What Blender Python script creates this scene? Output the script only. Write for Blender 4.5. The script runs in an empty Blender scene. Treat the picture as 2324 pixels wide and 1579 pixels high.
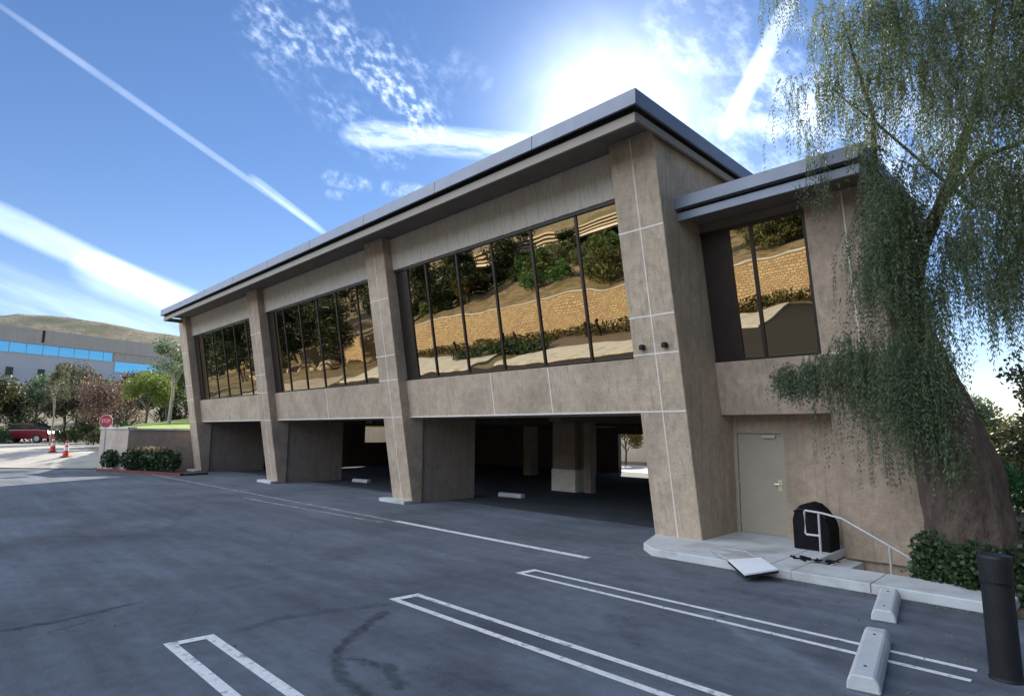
import bpy, bmesh, math, random
import numpy as np
from mathutils import Vector, Matrix
S = bpy.context.scene
COL = S.collection

# ------------------------------------------------------------------ camera
FW = Vector((-0.6997, 0.7005, 0.1405)).normalized()
CAMPOS = Vector((5.3057, -10.1366, 2.0))
cam_d = bpy.data.cameras.new('camera'); cam = bpy.data.objects.new('camera', cam_d); COL.objects.link(cam)
S.camera = cam
yaw, pitch, roll = 0.7852, 0.141, 0.0075
fw = Vector((-math.sin(yaw)*math.cos(pitch), math.cos(yaw)*math.cos(pitch), math.sin(pitch)))
r0 = Vector((math.cos(yaw), math.sin(yaw), 0)); u0 = r0.cross(fw)
rr = math.cos(roll)*r0 + math.sin(roll)*u0; uu = -math.sin(roll)*r0 + math.cos(roll)*u0
M = Matrix((rr, uu, -fw)).transposed().to_4x4(); M.translation = CAMPOS
cam.matrix_world = M
cam_d.sensor_width = 36.0; cam_d.lens = 36.0*1349.57/2324.0
cam_d.clip_start = 0.1; cam_d.clip_end = 3000
FPX = 1349.57
def ray(x, y):                                    # direction of the sky feature at 2324x1579 coordinates
    v = fw*FPX + rr*(x-1162) - uu*(y-789.5); return v.normalized()

# ------------------------------------------------------------------ light
SUN = Vector((-0.484, 0.717, 0.502)).normalized()
S.view_settings.view_transform = 'Standard'; S.view_settings.look = 'None'
S.view_settings.exposure = 1.0; S.view_settings.gamma = 1.0
sd = bpy.data.lights.new('sun', 'SUN'); sd.energy = 5.0; sd.angle = math.radians(0.5); sd.color = (1.0, 0.92, 0.80)
so = bpy.data.objects.new('sun', sd); COL.objects.link(so); so.rotation_euler = SUN.to_track_quat('Z', 'Y').to_euler()

W = bpy.data.worlds.new('World'); S.world = W; W.use_nodes = True
nt = W.node_tree; N = nt.nodes; L = nt.links; N.clear()
def nd(tree, typ, **k):
    n = tree.nodes.new(typ)
    for a, b in k.items():
        if a.startswith('i_'):
            key = a[2:]; key = int(key) if key.isdigit() else key.replace('_', ' ')
            n.inputs[key].default_value = b
        else: setattr(n, a, b)
    return n
def mth(tree, op, a, b=None, c=None, clamp=False):
    n = tree.nodes.new('ShaderNodeMath'); n.operation = op; n.use_clamp = clamp
    for i, v in enumerate((a, b, c)):
        if v is None: continue
        if hasattr(v, 'is_output'): tree.links.new(v, n.inputs[i])
        else: n.inputs[i].default_value = v
    return n.outputs[0]
sky = nd(nt, 'ShaderNodeTexSky', sky_type='NISHITA', sun_disc=False, sun_elevation=math.radians(30.1),
         sun_rotation=math.atan2(SUN.x, SUN.y), altitude=100.0, air_density=1.0, dust_density=0.0, ozone_density=3.0)
tc = nd(nt, 'ShaderNodeTexCoord')
DIR = tc.outputs['Generated']
def dot(v):
    n = nd(nt, 'ShaderNodeVectorMath', operation='DOT_PRODUCT'); L.new(DIR, n.inputs[0]); n.inputs[1].default_value = v
    return n.outputs['Value']
def mapr(x, a, b, c=0.0, d=1.0, smooth=True):
    n = nd(nt, 'ShaderNodeMapRange', interpolation_type='SMOOTHSTEP' if smooth else 'LINEAR')
    L.new(x, n.inputs[0])
    for i, v in zip((1, 2, 3, 4), (a, b, c, d)): n.inputs[i].default_value = v
    return n.outputs[0]
def noise(scale, detail=4, rough=.55, vec=None, stretch=None, dist=0.0):
    n = nd(nt, 'ShaderNodeTexNoise'); n.inputs['Scale'].default_value = scale; n.inputs['Detail'].default_value = detail
    n.inputs['Roughness'].default_value = rough; n.inputs['Distortion'].default_value = dist
    L.new(vec if vec is not None else DIR, n.inputs['Vector'])
    return n.outputs['Fac']
def framed(p, q, sx, sy):
    """coordinates along / across the direction p->q in the sky, scaled"""
    a, b = ray(*p), ray(*q); c = (a+b).normalized(); e1 = (b-a).normalized(); e2 = c.cross(e1).normalized()
    cb = nd(nt, 'ShaderNodeCombineXYZ')
    L.new(mth(nt, 'MULTIPLY', dot(e1), sx), cb.inputs[0]); L.new(mth(nt, 'MULTIPLY', dot(e2), sy), cb.inputs[1])
    return cb.outputs[0]
def patch(p, q, half_px, tex=None, soft=1.0, ext=1.0):
    """soft elongated patch of cloud lying between two sky directions"""
    a, b = ray(*p), ray(*q); c = (a+b).normalized(); d = (b-a); ln = d.length/2*ext; e1 = d.normalized(); e2 = c.cross(e1).normalized()
    uo = dot(c).node.inputs[1]; cc = c.dot(c)
    du = mth(nt, 'DIVIDE', mth(nt, 'SUBTRACT', dot(e1), c.dot(e1)), ln)
    dv = mth(nt, 'DIVIDE', mth(nt, 'SUBTRACT', dot(e2), c.dot(e2)), half_px/FPX)
    rad = mth(nt, 'ADD', mth(nt, 'POWER', mth(nt, 'ABSOLUTE', du), 6.0), mth(nt, 'MULTIPLY', dv, dv))
    m = mapr(rad, 1.0, 1.0-soft, 0, 1)
    m = mth(nt, 'MULTIPLY', m, mapr(dot(c), 0.2, 0.4))
    if tex is not None: m = mth(nt, 'MULTIPLY', m, tex)
    return m
def add(*ms):
    o = ms[0]
    for m in ms[1:]: o = mth(nt, 'ADD', o, m)
    return o
def sc(m, k): return mth(nt, 'MULTIPLY', m, k)
wob = mapr(noise(9, 5), .3, .7, .55, 1.0)
trail = add(sc(patch((-60, -28), (745, 535), 8, wob), .36), sc(patch((560, 392), (750, 540), 10, wob), .45))
trail2 = sc(patch((1815, -40), (1632, 330), 22, wob), .95)
v1 = framed((0, 500), (430, 700), 3, 22)
wis = mapr(noise(1.2, 5, .55, framed((0, 500), (430, 700), 3, 11)), .20, .62)
band = add(sc(patch((-140, 425), (480, 722), 30, wis, 1.0), .75), sc(patch((150, 590), (520, 735), 44, wis, 1.0), .85))
band2 = sc(patch((-200, 590), (430, 790), 55, mapr(noise(1.2, 5, .55, v1), .30, .75), 1.0), .45)
v2 = framed((620, 0), (960, 320), 52, 85)
rip = mapr(noise(1.0, 4, .55, v2), .40, .80)
v2b = framed((620, 0), (960, 320), 7, 15)
rip = mth(nt, 'MULTIPLY', rip, mapr(noise(1.0, 3, .5, v2b), .38, .62))
cirro = add(sc(patch((560, -60), (1000, 330), 150, rip, 1.0), .95), sc(patch((820, 200), (1010, 330), 70, rip, 1.0), .6))
v3 = framed((750, 300), (1200, 350), 4, 22)
wis3 = mapr(noise(2.0, 6, .6, v3), .3, .6)
low = sc(patch((760, 300), (1290, 345), 36, wis3, 1.0), .8)
pn = mapr(noise(30, 7, .7), .40, .80)
puf = add(sc(patch((725, 398), (850, 425), 20, pn, 1.0), .9), sc(patch((735, 440), (800, 447), 13, pn, 1.0), .6),
          sc(patch((860, 425), (970, 437), 20, pn, 1.0), .8), sc(patch((1000, 130), (1120, 200), 40, pn, 1.0), .3))
v4 = framed((1480, 20), (1900, 330), 9, 15)
right = add(sc(patch((1450, 20), (1900, 250), 130, mapr(noise(1.5, 6, .65, v4), .42, .7), 1.0), .55),
            sc(patch((1680, 270), (1860, 290), 20, wob, 1.0), .35),
            sc(patch((1560, 300), (2400, 420), 170, mapr(noise(1.5, 6, .65, v4), .35, .7), 1.0), .8))
gx = dot(ray(1400, 290))
halo = add(sc(mth(nt, 'POWER', mth(nt, 'MAXIMUM', gx, 0.0), 150.0), 2.0), sc(mth(nt, 'POWER', mth(nt, 'MAXIMUM', gx, 0.0), 40.0), .22))
halo = mth(nt, 'MULTIPLY', halo, mapr(noise(6, 4), .3, .7, .75, 1.1))
# added unseen bright cloud bank behind the photographer, there to light the facade
back = dot(Vector((-0.36, -0.88, 0.30)).normalized())
bank = mth(nt, 'MULTIPLY', mapr(back, 0.42, 0.88), mapr(noise(2.4, 6, .6), .32, .62, .35, 1.0))
cloud = add(trail, trail2, band, band2, cirro, low, puf, right, halo, sc(bank, 3.45))
cloud = mth(nt, 'MINIMUM', cloud, 5.0)
# saturate the clear blue a little, then lay the clouds over it
hsv = nd(nt, 'ShaderNodeHueSaturation'); hsv.inputs['Saturation'].default_value = 1.15; hsv.inputs['Value'].default_value = 1.32
L.new(sky.outputs[0], hsv.inputs['Color'])
vm = nd(nt, 'ShaderNodeVectorMath', operation='SCALE'); vm.inputs[0].default_value = (8.0, 8.6, 9.4); L.new(cloud, vm.inputs['Scale'])
va = nd(nt, 'ShaderNodeVectorMath', operation='ADD'); tn = nd(nt, 'ShaderNodeVectorMath', operation='MULTIPLY'); tn.inputs[1].default_value = (1.16, .97, 1.0); L.new(hsv.outputs[0], tn.inputs[0]); L.new(tn.outputs[0], va.inputs[0]); L.new(vm.outputs[0], va.inputs[1])
bg = nd(nt, 'ShaderNodeBackground'); bg.inputs['Strength'].default_value = 0.055; L.new(va.outputs[0], bg.inputs['Color'])
wo = nd(nt, 'ShaderNodeOutputWorld'); L.new(bg.outputs[0], wo.inputs['Surface'])

# ------------------------------------------------------------------ materials
def mat(name, c1, c2=None, scale=4.0, rough=.85, metal=0.0, bump=0.0, bscale=None, stretch=None, detail=5, lo=.3, hi=.7,
        c3=None, s3=1.0, lo3=.5, hi3=.75, spec=None, transl=0.0, dist=0.0, objrand=0.0, streak=None, speck=0):
    m = bpy.data.materials.new(name); m.use_nodes = True; t = m.node_tree; nn = t.nodes; ll = t.links
    bs = nn['Principled BSDF']; bs.inputs['Roughness'].default_value = rough; bs.inputs['Metallic'].default_value = metal
    if spec is not None: bs.inputs['Specular IOR Level'].default_value = spec
    tcn = nn.new('ShaderNodeTexCoord'); mp = nn.new('ShaderNodeMapping'); ll.new(tcn.outputs['Object'], mp.inputs[0])
    if stretch: mp.inputs['Scale'].default_value = stretch
    def ns(s, det, vec, rg=.6):
        n = nn.new('ShaderNodeTexNoise'); n.inputs['Scale'].default_value = s; n.inputs['Detail'].default_value = det
        n.inputs['Roughness'].default_value = rg; n.inputs['Distortion'].default_value = dist; ll.new(vec, n.inputs['Vector']); return n.outputs['Fac']
    def mr(x, a, b, c=0, d=1):
        n = nn.new('ShaderNodeMapRange'); ll.new(x, n.inputs[0])
        for i, v in zip((1, 2, 3, 4), (a, b, c, d)): n.inputs[i].default_value = v
        return n.outputs[0]
    def mx(f, a, b):
        n = nn.new('ShaderNodeMix'); n.data_type = 'RGBA'; ll.new(f, n.inputs[0])
        for i, v in ((6, a), (7, b)):
            if hasattr(v, 'is_output'): ll.new(v, n.inputs[i])
            else: n.inputs[i].default_value = (*v, 1)
        return n.outputs[2]
    c2 = c2 or c1
    col = mx(mr(ns(scale, detail, mp.outputs[0]), lo, hi), c1, c2)
    if c3: col = mx(mr(ns(s3, 4, mp.outputs[0]), lo3, hi3), col, c3)
    if streak:
        mp2 = nn.new('ShaderNodeMapping'); ll.new(tcn.outputs['Object'], mp2.inputs[0]); mp2.inputs['Scale'].default_value = streak[0]
        col = mx(mr(ns(1.0, 5, mp2.outputs[0], .7), streak[2], streak[3]), col, streak[1])
    if speck:
        v_ = nn.new('ShaderNodeVectorMath'); v_.operation = 'SCALE'; ll.new(col, v_.inputs[0])
        k_ = mth(t, 'MULTIPLY', mr(ns(38, 4, tcn.outputs['Object'], .75), .3, .7, 1-speck*1.3, 1+speck*1.3), mr(ns(6.5, 5, tcn.outputs['Object'], .7), .32, .68, 1-speck, 1+speck))
        ll.new(k_, v_.inputs['Scale']); col = v_.outputs[0]
    if objrand:
        oi = nn.new('ShaderNodeObjectInfo'); h = nn.new('ShaderNodeHueSaturation'); ll.new(col, h.inputs['Color'])
        ll.new(mr(oi.outputs['Random'], 0, 1, .5-objrand*(.08 if not speck else .02), .5+objrand*(.08 if not speck else .02)), h.inputs['Hue']); ll.new(mr(oi.outputs['Random'], 0, 1, 1-objrand*.35, 1+objrand*.35), h.inputs['Value']); col = h.outputs[0]
    ll.new(col, bs.inputs['Base Color'])
    if bump:
        b = nn.new('ShaderNodeBump'); b.inputs['Strength'].default_value = bump; b.inputs['Distance'].default_value = .05 if name == 'bark' else .02
        ll.new(ns(bscale or scale*4, 6, mp.outputs[0]), b.inputs['Height']); ll.new(b.outputs[0], bs.inputs['Normal'])
    if transl:
        tr = nn.new('ShaderNodeBsdfTranslucent'); ll.new(col, tr.inputs[0]); mi = nn.new('ShaderNodeMixShader'); mi.inputs[0].default_value = transl
        ll.new(bs.outputs[0], mi.inputs[1]); ll.new(tr.outputs[0], mi.inputs[2]); ll.new(mi.outputs[0], nn['Material Output'].inputs[0])
    return m
MT = {}
# board marked concrete: horizontal and vertical mottling, rain streaks
MT['conc'] = mat('concrete', (.39, .303, .220), (.475, .375, .278), scale=2.2, bump=.5, bscale=26, c3=(.31, .245, .18), s3=.9, lo3=.48, hi3=.72,
                 streak=((13, 13, .30), (.25, .20, .155), .52, .76), speck=.13, objrand=.18)
MT['conc_shade'] = mat('garage_concrete', (.07, .06, .052), (.10, .086, .074), scale=1.6, bump=.35, bscale=22, streak=((6, 6, .5), (.09, .08, .07), .5, .75))  # building concrete with the garage shade put into its colour
MT['fin'] = mat('fin_concrete', (.24, .19, .155), (.31, .25, .20), scale=1.8, bump=.4, bscale=26, streak=((9, 9, .4), (.18, .145, .12), .5, .75), speck=.12)  # concrete below the spandrel, darkened in colour for the shade there
MT['joint'] = mat('joint', (.78, .72, .64), (.62, .56, .49), scale=7)
MT['panel'] = mat('pale_panel', (.62, .565, .48), (.54, .49, .41), scale=2, bump=.4, bscale=30, streak=((14, 14, .3), (.36, .34, .31), .5, .75))
MT['fascia'] = mat('fascia_metal', (.15, .17, .215), (.20, .22, .27), scale=1.5, rough=.42, metal=.25, streak=((1.2, 1.2, 8), (.19, .19, .20), .5, .8))
MT['fascia2'] = mat('fascia_lower', (.235, .205, .165), (.28, .245, .20), scale=1.5, rough=.55, metal=.1)
MT['soffit'] = mat('soffit', (.16, .125, .10), (.21, .17, .14), scale=2)
MT['roof'] = mat('roof_gravel', (.3, .29, .27), (.38, .36, .34), scale=30)
MT['frame'] = mat('bronze_frame', (.035, .028, .024), (.05, .04, .034), scale=4, rough=.4, metal=.5)
MT['slab'] = mat('pale_concrete', (.46, .48, .49), (.56, .58, .58), scale=3, bump=.3, bscale=60, c3=(.28, .275, .265), s3=1.3, lo3=.5, hi3=.75)
MT['white'] = mat('road_paint', (.80, .81, .80), (.62, .63, .62), scale=18, rough=.7, c3=(.22, .22, .22), s3=9, lo3=.56, hi3=.72)
MT['fadedwhite'] = mat('faded_paint', (.42, .43, .42), (.30, .30, .30), scale=9, rough=.7, c3=(.13, .14, .16), s3=4.0, lo3=.42, hi3=.6)
MT['black'] = mat('black_metal', (.012, .012, .014), (.02, .02, .022), scale=5, rough=.55, spec=.3)
MT['fabric'] = mat('black_fabric', (.008, .008, .010), (.014, .014, .016), scale=9, rough=.95, spec=.1)
MT['steel'] = mat('galvanised', (.42, .42, .42), (.52, .52, .52), scale=8, rough=.45, metal=.2)
MT['door'] = mat('door_paint', (.36, .315, .24), (.40, .35, .27), scale=3, rough=.6, spec=.3)
MT['knob'] = mat('brass', (.75, .70, .5), rough=.3, metal=.6)
MT['sign_white'] = mat('sign_board', (.84, .86, .90), (.80, .82, .86), scale=4, rough=.35)
MT['bark'] = mat('bark', (.072, .050, .037), (.135, .098, .072), scale=9, bump=1.0, bscale=24, stretch=(1, 1, .35), c3=(.030, .024, .020), s3=18, lo3=.45, hi3=.75)
MT['barkpale'] = mat('pale_bark', (.42, .38, .32), (.30, .26, .21), scale=6)
MT['barkthin'] = mat('thin_bark', (.10, .08, .065), (.16, .13, .10), scale=6)
MT['pepper'] = mat('pepper_leaf', (.085, .125, .065), (.165, .205, .11), scale=1.4, rough=.55, transl=.48, c3=(.15, .18, .11), s3=1.1, lo3=.52, hi3=.8)
MT['pepper_top'] = mat('pepper_leaf_top', (.075, .11, .045), (.15, .18, .08), scale=1.4, rough=.55, transl=.5, c3=(.20, .22, .14), s3=1.1, lo3=.5, hi3=.8)
MT['ivy'] = mat('ivy_leaf', (.022, .05, .018), (.05, .095, .03), scale=3, rough=.5, transl=.25)
def leafm(n, a, b): return mat(n, a, b, scale=1.2, rough=.6, transl=.3, objrand=1.0)
MT['lf_green'] = leafm('leaf_green', (.045, .085, .025), (.11, .15, .045))
MT['lf_dark'] = leafm('leaf_dark', (.018, .038, .018), (.045, .07, .03))
MT['lf_yellow'] = leafm('leaf_yellow', (.16, .22, .04), (.26, .32, .07))
MT['lf_red'] = leafm('leaf_autumn', (.18, .125, .075), (.28, .22, .13))
MT['lf_olive'] = leafm('leaf_olive', (.10, .12, .06), (.18, .19, .10))
MT['deadleaf'] = mat('dead_leaf', (.10, .08, .045), (.20, .16, .09), scale=6)
MT['lawn'] = mat('lawn', (.16, .24, .035), (.26, .34, .06), scale=2.5, bump=.6, bscale=40, c3=(.30, .34, .12), s3=.7)
MT['stone'] = mat('stone_wall', (.38, .31, .25), (.50, .42, .34), scale=3, bump=.5, bscale=14)
MT['stone_dk'] = mat('brown_stone_wall', (.23, .18, .14), (.33, .26, .21), scale=3, bump=.5, bscale=14)
MT['redkerb'] = mat('red_kerb', (.13, .035, .03), (.17, .06, .05), scale=4)
MT['office'] = mat('office_concrete', (.62, .56, .48), (.70, .64, .56), scale=.4, streak=((2, 2, .2), (.52, .47, .42), .5, .8))
MT['office_pale'] = mat('office_pale', (.74, .74, .76), (.80, .80, .80), scale=.4)
MT['carred'] = mat('car_paint', (.17, .012, .022), (.19, .014, .026), rough=.22, spec=.6)
MT['carglass'] = mat('car_glass', (.02, .03, .03), rough=.1)
MT['rubber'] = mat('rubber', (.02, .02, .02), rough=.9)
MT['cone'] = mat('cone_orange', (.75, .06, .03), (.65, .05, .03), rough=.5)
MT['conewhite'] = mat('cone_band', (.75, .75, .75), rough=.5)
MT['stopred'] = mat('stop_red', (.50, .02, .03), rough=.4)
MT['dirt'] = mat('dirt', (.09, .07, .055), (.15, .12, .09), scale=6, bump=.6, bscale=30)

def glass_mat(name, tint, rough=.012, wav=.06):
    m = mat(name, tint, tint, rough=rough, metal=1.0); t = m.node_tree; bs = t.nodes['Principled BSDF']
    n = t.nodes.new('ShaderNodeTexNoise'); n.inputs['Scale'].default_value = .9; n.inputs['Detail'].default_value = 1
    tcn = t.nodes.new('ShaderNodeTexCoord'); t.links.new(tcn.outputs['Object'], n.inputs['Vector'])
    b = t.nodes.new('ShaderNodeBump'); b.inputs['Strength'].default_value = wav; b.inputs['Distance'].default_value = .1
    t.links.new(n.outputs[0], b.inputs['Height']); t.links.new(b.outputs[0], bs.inputs['Normal']); return m
MT['glass'] = glass_mat('bronze_mirror_glass', (.50, .41, .275))
MT['blueglass'] = glass_mat('blue_glass', (.22, .62, .95), .12)

# asphalt: worn, patched, with fine aggregate
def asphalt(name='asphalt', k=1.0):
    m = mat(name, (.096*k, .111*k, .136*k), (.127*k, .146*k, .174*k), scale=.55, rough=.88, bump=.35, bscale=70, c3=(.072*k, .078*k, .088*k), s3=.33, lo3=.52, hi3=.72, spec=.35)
    t = m.node_tree; nn = t.nodes; ll = t.links; bs = nn['Principled BSDF']
    col = bs.inputs['Base Color'].links[0].from_socket
    tcn = nn.new('ShaderNodeTexCoord')
    def ns(s, d, st=None):
        mp = nn.new('ShaderNodeMapping'); ll.new(tcn.outputs['Object'], mp.inputs[0])
        if st: mp.inputs['Scale'].default_value = st
        n = nn.new('ShaderNodeTexNoise'); n.inputs['Scale'].default_value = s; n.inputs['Detail'].default_value = d; n.inputs['Roughness'].default_value = .65
        ll.new(mp.outputs[0], n.inputs['Vector']); return n.outputs['Fac']
    def mr(x, a, b, c, d):
        n = nn.new('ShaderNodeMapRange'); ll.new(x, n.inputs[0])
        for i, v in zip((1, 2, 3, 4), (a, b, c, d)): n.inputs[i].default_value = v
        return n.outputs[0]
    f1 = mr(ns(110, 3), .3, .7, .84, 1.16)
    f2 = mr(ns(1.0, 7, (.22, 2.2, 1)), .3, .7, .78, 1.24)      # lengthwise wear
    f3 = mr(ns(5, 6), .35, .7, .86, 1.14)
    f4 = mr(ns(.22, 4), .35, .65, .80, 1.20)
    f = mth(t, 'MULTIPLY', mth(t, 'MULTIPLY', mth(t, 'MULTIPLY', f1, f2), f3), f4)
    vs = nn.new('ShaderNodeVectorMath'); vs.operation = 'SCALE'; ll.new(col, vs.inputs[0]); ll.new(f, vs.inputs['Scale'])
    ll.new(vs.outputs[0], bs.inputs['Base Color']); return m
MT['asphalt'] = asphalt()
def stains(m, lines):
    t = m.node_tree; nn = t.nodes; ll = t.links; bs = nn['Principled BSDF']; col = bs.inputs['Base Color'].links[0].from_socket
    tcn = nn.new('ShaderNodeTexCoord'); P = tcn.outputs['Object']
    def vmath(op, a, b=None, sc_=None):
        n = nn.new('ShaderNodeVectorMath'); n.operation = op
        for i, v in ((0, a), (1, b)):
            if v is None: continue
            if hasattr(v, 'is_output'): ll.new(v, n.inputs[i])
            else: n.inputs[i].default_value = v
        if sc_ is not None: ll.new(sc_, n.inputs['Scale'])
        return n
    nz = nn.new('ShaderNodeTexNoise'); nz.inputs['Scale'].default_value = 5.5; nz.inputs['Detail'].default_value = 7; nz.inputs['Roughness'].default_value = .7; ll.new(P, nz.inputs['Vector'])
    off = vmath('SUBTRACT', nz.outputs['Color'], (.5, .5, .5)); of2 = nn.new('ShaderNodeVectorMath'); of2.operation = 'MULTIPLY'; ll.new(off.outputs[0], of2.inputs[0]); of2.inputs[1].default_value = (.30, .30, 0)
    Q = vmath('ADD', P, of2.outputs[0]).outputs[0]
    fl = nn.new('ShaderNodeVectorMath'); fl.operation = 'MULTIPLY'; ll.new(Q, fl.inputs[0]); fl.inputs[1].default_value = (1, 1, 0); Q = fl.outputs[0]
    tot = None
    for pts, w, k in lines:
        dmin = None
        for a, b in zip(pts, pts[1:]):
            a = Vector((*a, 0)); ab = Vector((*b, 0))-a
            pa = vmath('SUBTRACT', Q, a).outputs[0]
            h = mth(t, 'DIVIDE', vmath('DOT_PRODUCT', pa, ab).outputs['Value'], ab.dot(ab), clamp=True)
            ds = nn.new('ShaderNodeVectorMath'); ds.operation = 'SCALE'; ds.inputs[0].default_value = ab; ll.new(h, ds.inputs['Scale'])
            dd = nn.new('ShaderNodeVectorMath'); dd.operation = 'DISTANCE'; ll.new(pa, dd.inputs[0]); ll.new(ds.outputs[0], dd.inputs[1])
            dmin = dd.outputs['Value'] if dmin is None else mth(t, 'MINIMUM', dmin, dd.outputs['Value'])
        mr = nn.new('ShaderNodeMapRange'); mr.interpolation_type = 'SMOOTHSTEP'; ll.new(dmin, mr.inputs[0])
        for i, v in zip((1, 2, 3, 4), (w*.25, w*1.15, k, 0)): mr.inputs[i].default_value = v
        tot = mr.outputs[0] if tot is None else mth(t, 'ADD', tot, mr.outputs[0])
    n2 = nn.new('ShaderNodeTexNoise'); n2.inputs['Scale'].default_value = 9; n2.inputs['Detail'].default_value = 6; ll.new(P, n2.inputs['Vector'])
    m2 = nn.new('ShaderNodeMapRange'); ll.new(n2.outputs['Fac'], m2.inputs[0])
    for i, v in zip((1, 2, 3, 4), (.35, .62, .45, 1.0)): m2.inputs[i].default_value = v
    f = mth(t, 'SUBTRACT', 1.0, mth(t, 'MULTIPLY', tot, m2.outputs[0])); f = mth(t, 'MAXIMUM', f, .30)
    vs = nn.new('ShaderNodeVectorMath'); vs.operation = 'SCALE'; ll.new(col, vs.inputs[0]); ll.new(f, vs.inputs['Scale']); ll.new(vs.outputs[0], bs.inputs['Base Color'])
stains(MT['asphalt'], [
    ([(-.62,-6.2),(-.22,-6.78),(.15,-7.21),(.70,-7.44),(1.08,-7.47)], .085, .62), ([(.35,-7.15),(.74,-7.02),(1.14,-7.21)], .07, .60),
    ([(-1.1,-7.61),(-1.2,-7.13),(-1.06,-6.55),(-.9,-6.02)], .11, .36), ([(-2.71,-9.3),(-2.69,-8.9),(-2.76,-8.56),(-2.92,-8.02)], .055, .72), ([(-2.35,-8.93),(-2.49,-8.59)], .035, .5),
    ([(-8.2,-6.3),(-9.9,-5.6),(-11.85,-4.6)], .16, .22), ([(-6.5,-9.5),(-5.6,-7.5),(-3.7,-6.2),(-1.5,-5.2)], .22, .15), ([(-9.5,-8.8),(-7.5,-6.3),(-3.9,-4.6)], .22, .13),
    ([(1.3,-4.5),(1.9,-4.9)], .22, .30), ([(1.0,-6.9),(1.7,-6.7)], .20, .28), ([(1.6,-2.4),(2.4,-2.5)], .20, .28),
    ([(1.89,-3.6),(2.6,-4.05)], .09, -.40), ([(2.6,-4.05),(3.36,-4.44),(4.2,-4.9)], .20, -.46)])
MT['road'] = mat('drive_concrete', (.34, .31, .27), (.42, .39, .34), scale=.8, bump=.3, bscale=20, c3=(.26, .24, .22), s3=.5)
MT['shade_asphalt'] = asphalt('shaded_asphalt', .06)  # lot asphalt coloured near black to stand in for shade
MT['garage_floor'] = asphalt('garage_floor', .42)  # same asphalt, interior shade put into the colour
MT['crack'] = mat('crack_sealant', (.030, .034, .042), (.06, .068, .08), scale=14, rough=.6)
MT['stain'] = mat('oil_stain', (.040, .047, .060), (.066, .077, .096), scale=9, rough=.7, c3=(.088, .104, .13), s3=7, lo3=.52, hi3=.66)
MT['palewear'] = mat('pale_wear', (.17, .18, .20), (.20, .21, .23), scale=2.0, c3=(.13, .14, .16), s3=5, lo3=.4, hi3=.6)
MT['hill'] = mat('dry_hillside', (.17, .135, .085), (.29, .23, .145), scale=.25, bump=.6, bscale=2, c3=(.11, .11, .055), s3=.12, lo3=.50, hi3=.60,
                 streak=((1.6, 1.6, 1.6), (.085, .085, .045), .46, .60))
# split face block wall
def block_mat():
    m = bpy.data.materials.new('block_wall'); m.use_nodes = True; t = m.node_tree; nn = t.nodes; ll = t.links; bs = nn['Principled BSDF']
    tcn = nn.new('ShaderNodeTexCoord'); sp = nn.new('ShaderNodeSeparateXYZ'); ll.new(tcn.outputs['Object'], sp.inputs[0])
    cb = nn.new('ShaderNodeCombineXYZ'); ll.new(sp.outputs[0], cb.inputs[0]); ll.new(sp.outputs[2], cb.inputs[1])
    br = nn.new('ShaderNodeTexBrick'); ll.new(cb.outputs[0], br.inputs['Vector'])
    for k, v in (('Color1', (.52, .43, .29, 1)), ('Color2', (.34, .27, .18, 1)), ('Mortar', (.20, .15, .10, 1))): br.inputs[k].default_value = v
    br.inputs['Scale'].default_value = 1.0; br.inputs['Brick Width'].default_value = .34; br.inputs['Row Height'].default_value = .19; br.inputs['Mortar Size'].default_value = .028
    ll.new(br.outputs[0], bs.inputs['Base Color']); bs.inputs['Roughness'].default_value = .9
    return m
MT['block'] = block_mat()

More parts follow.
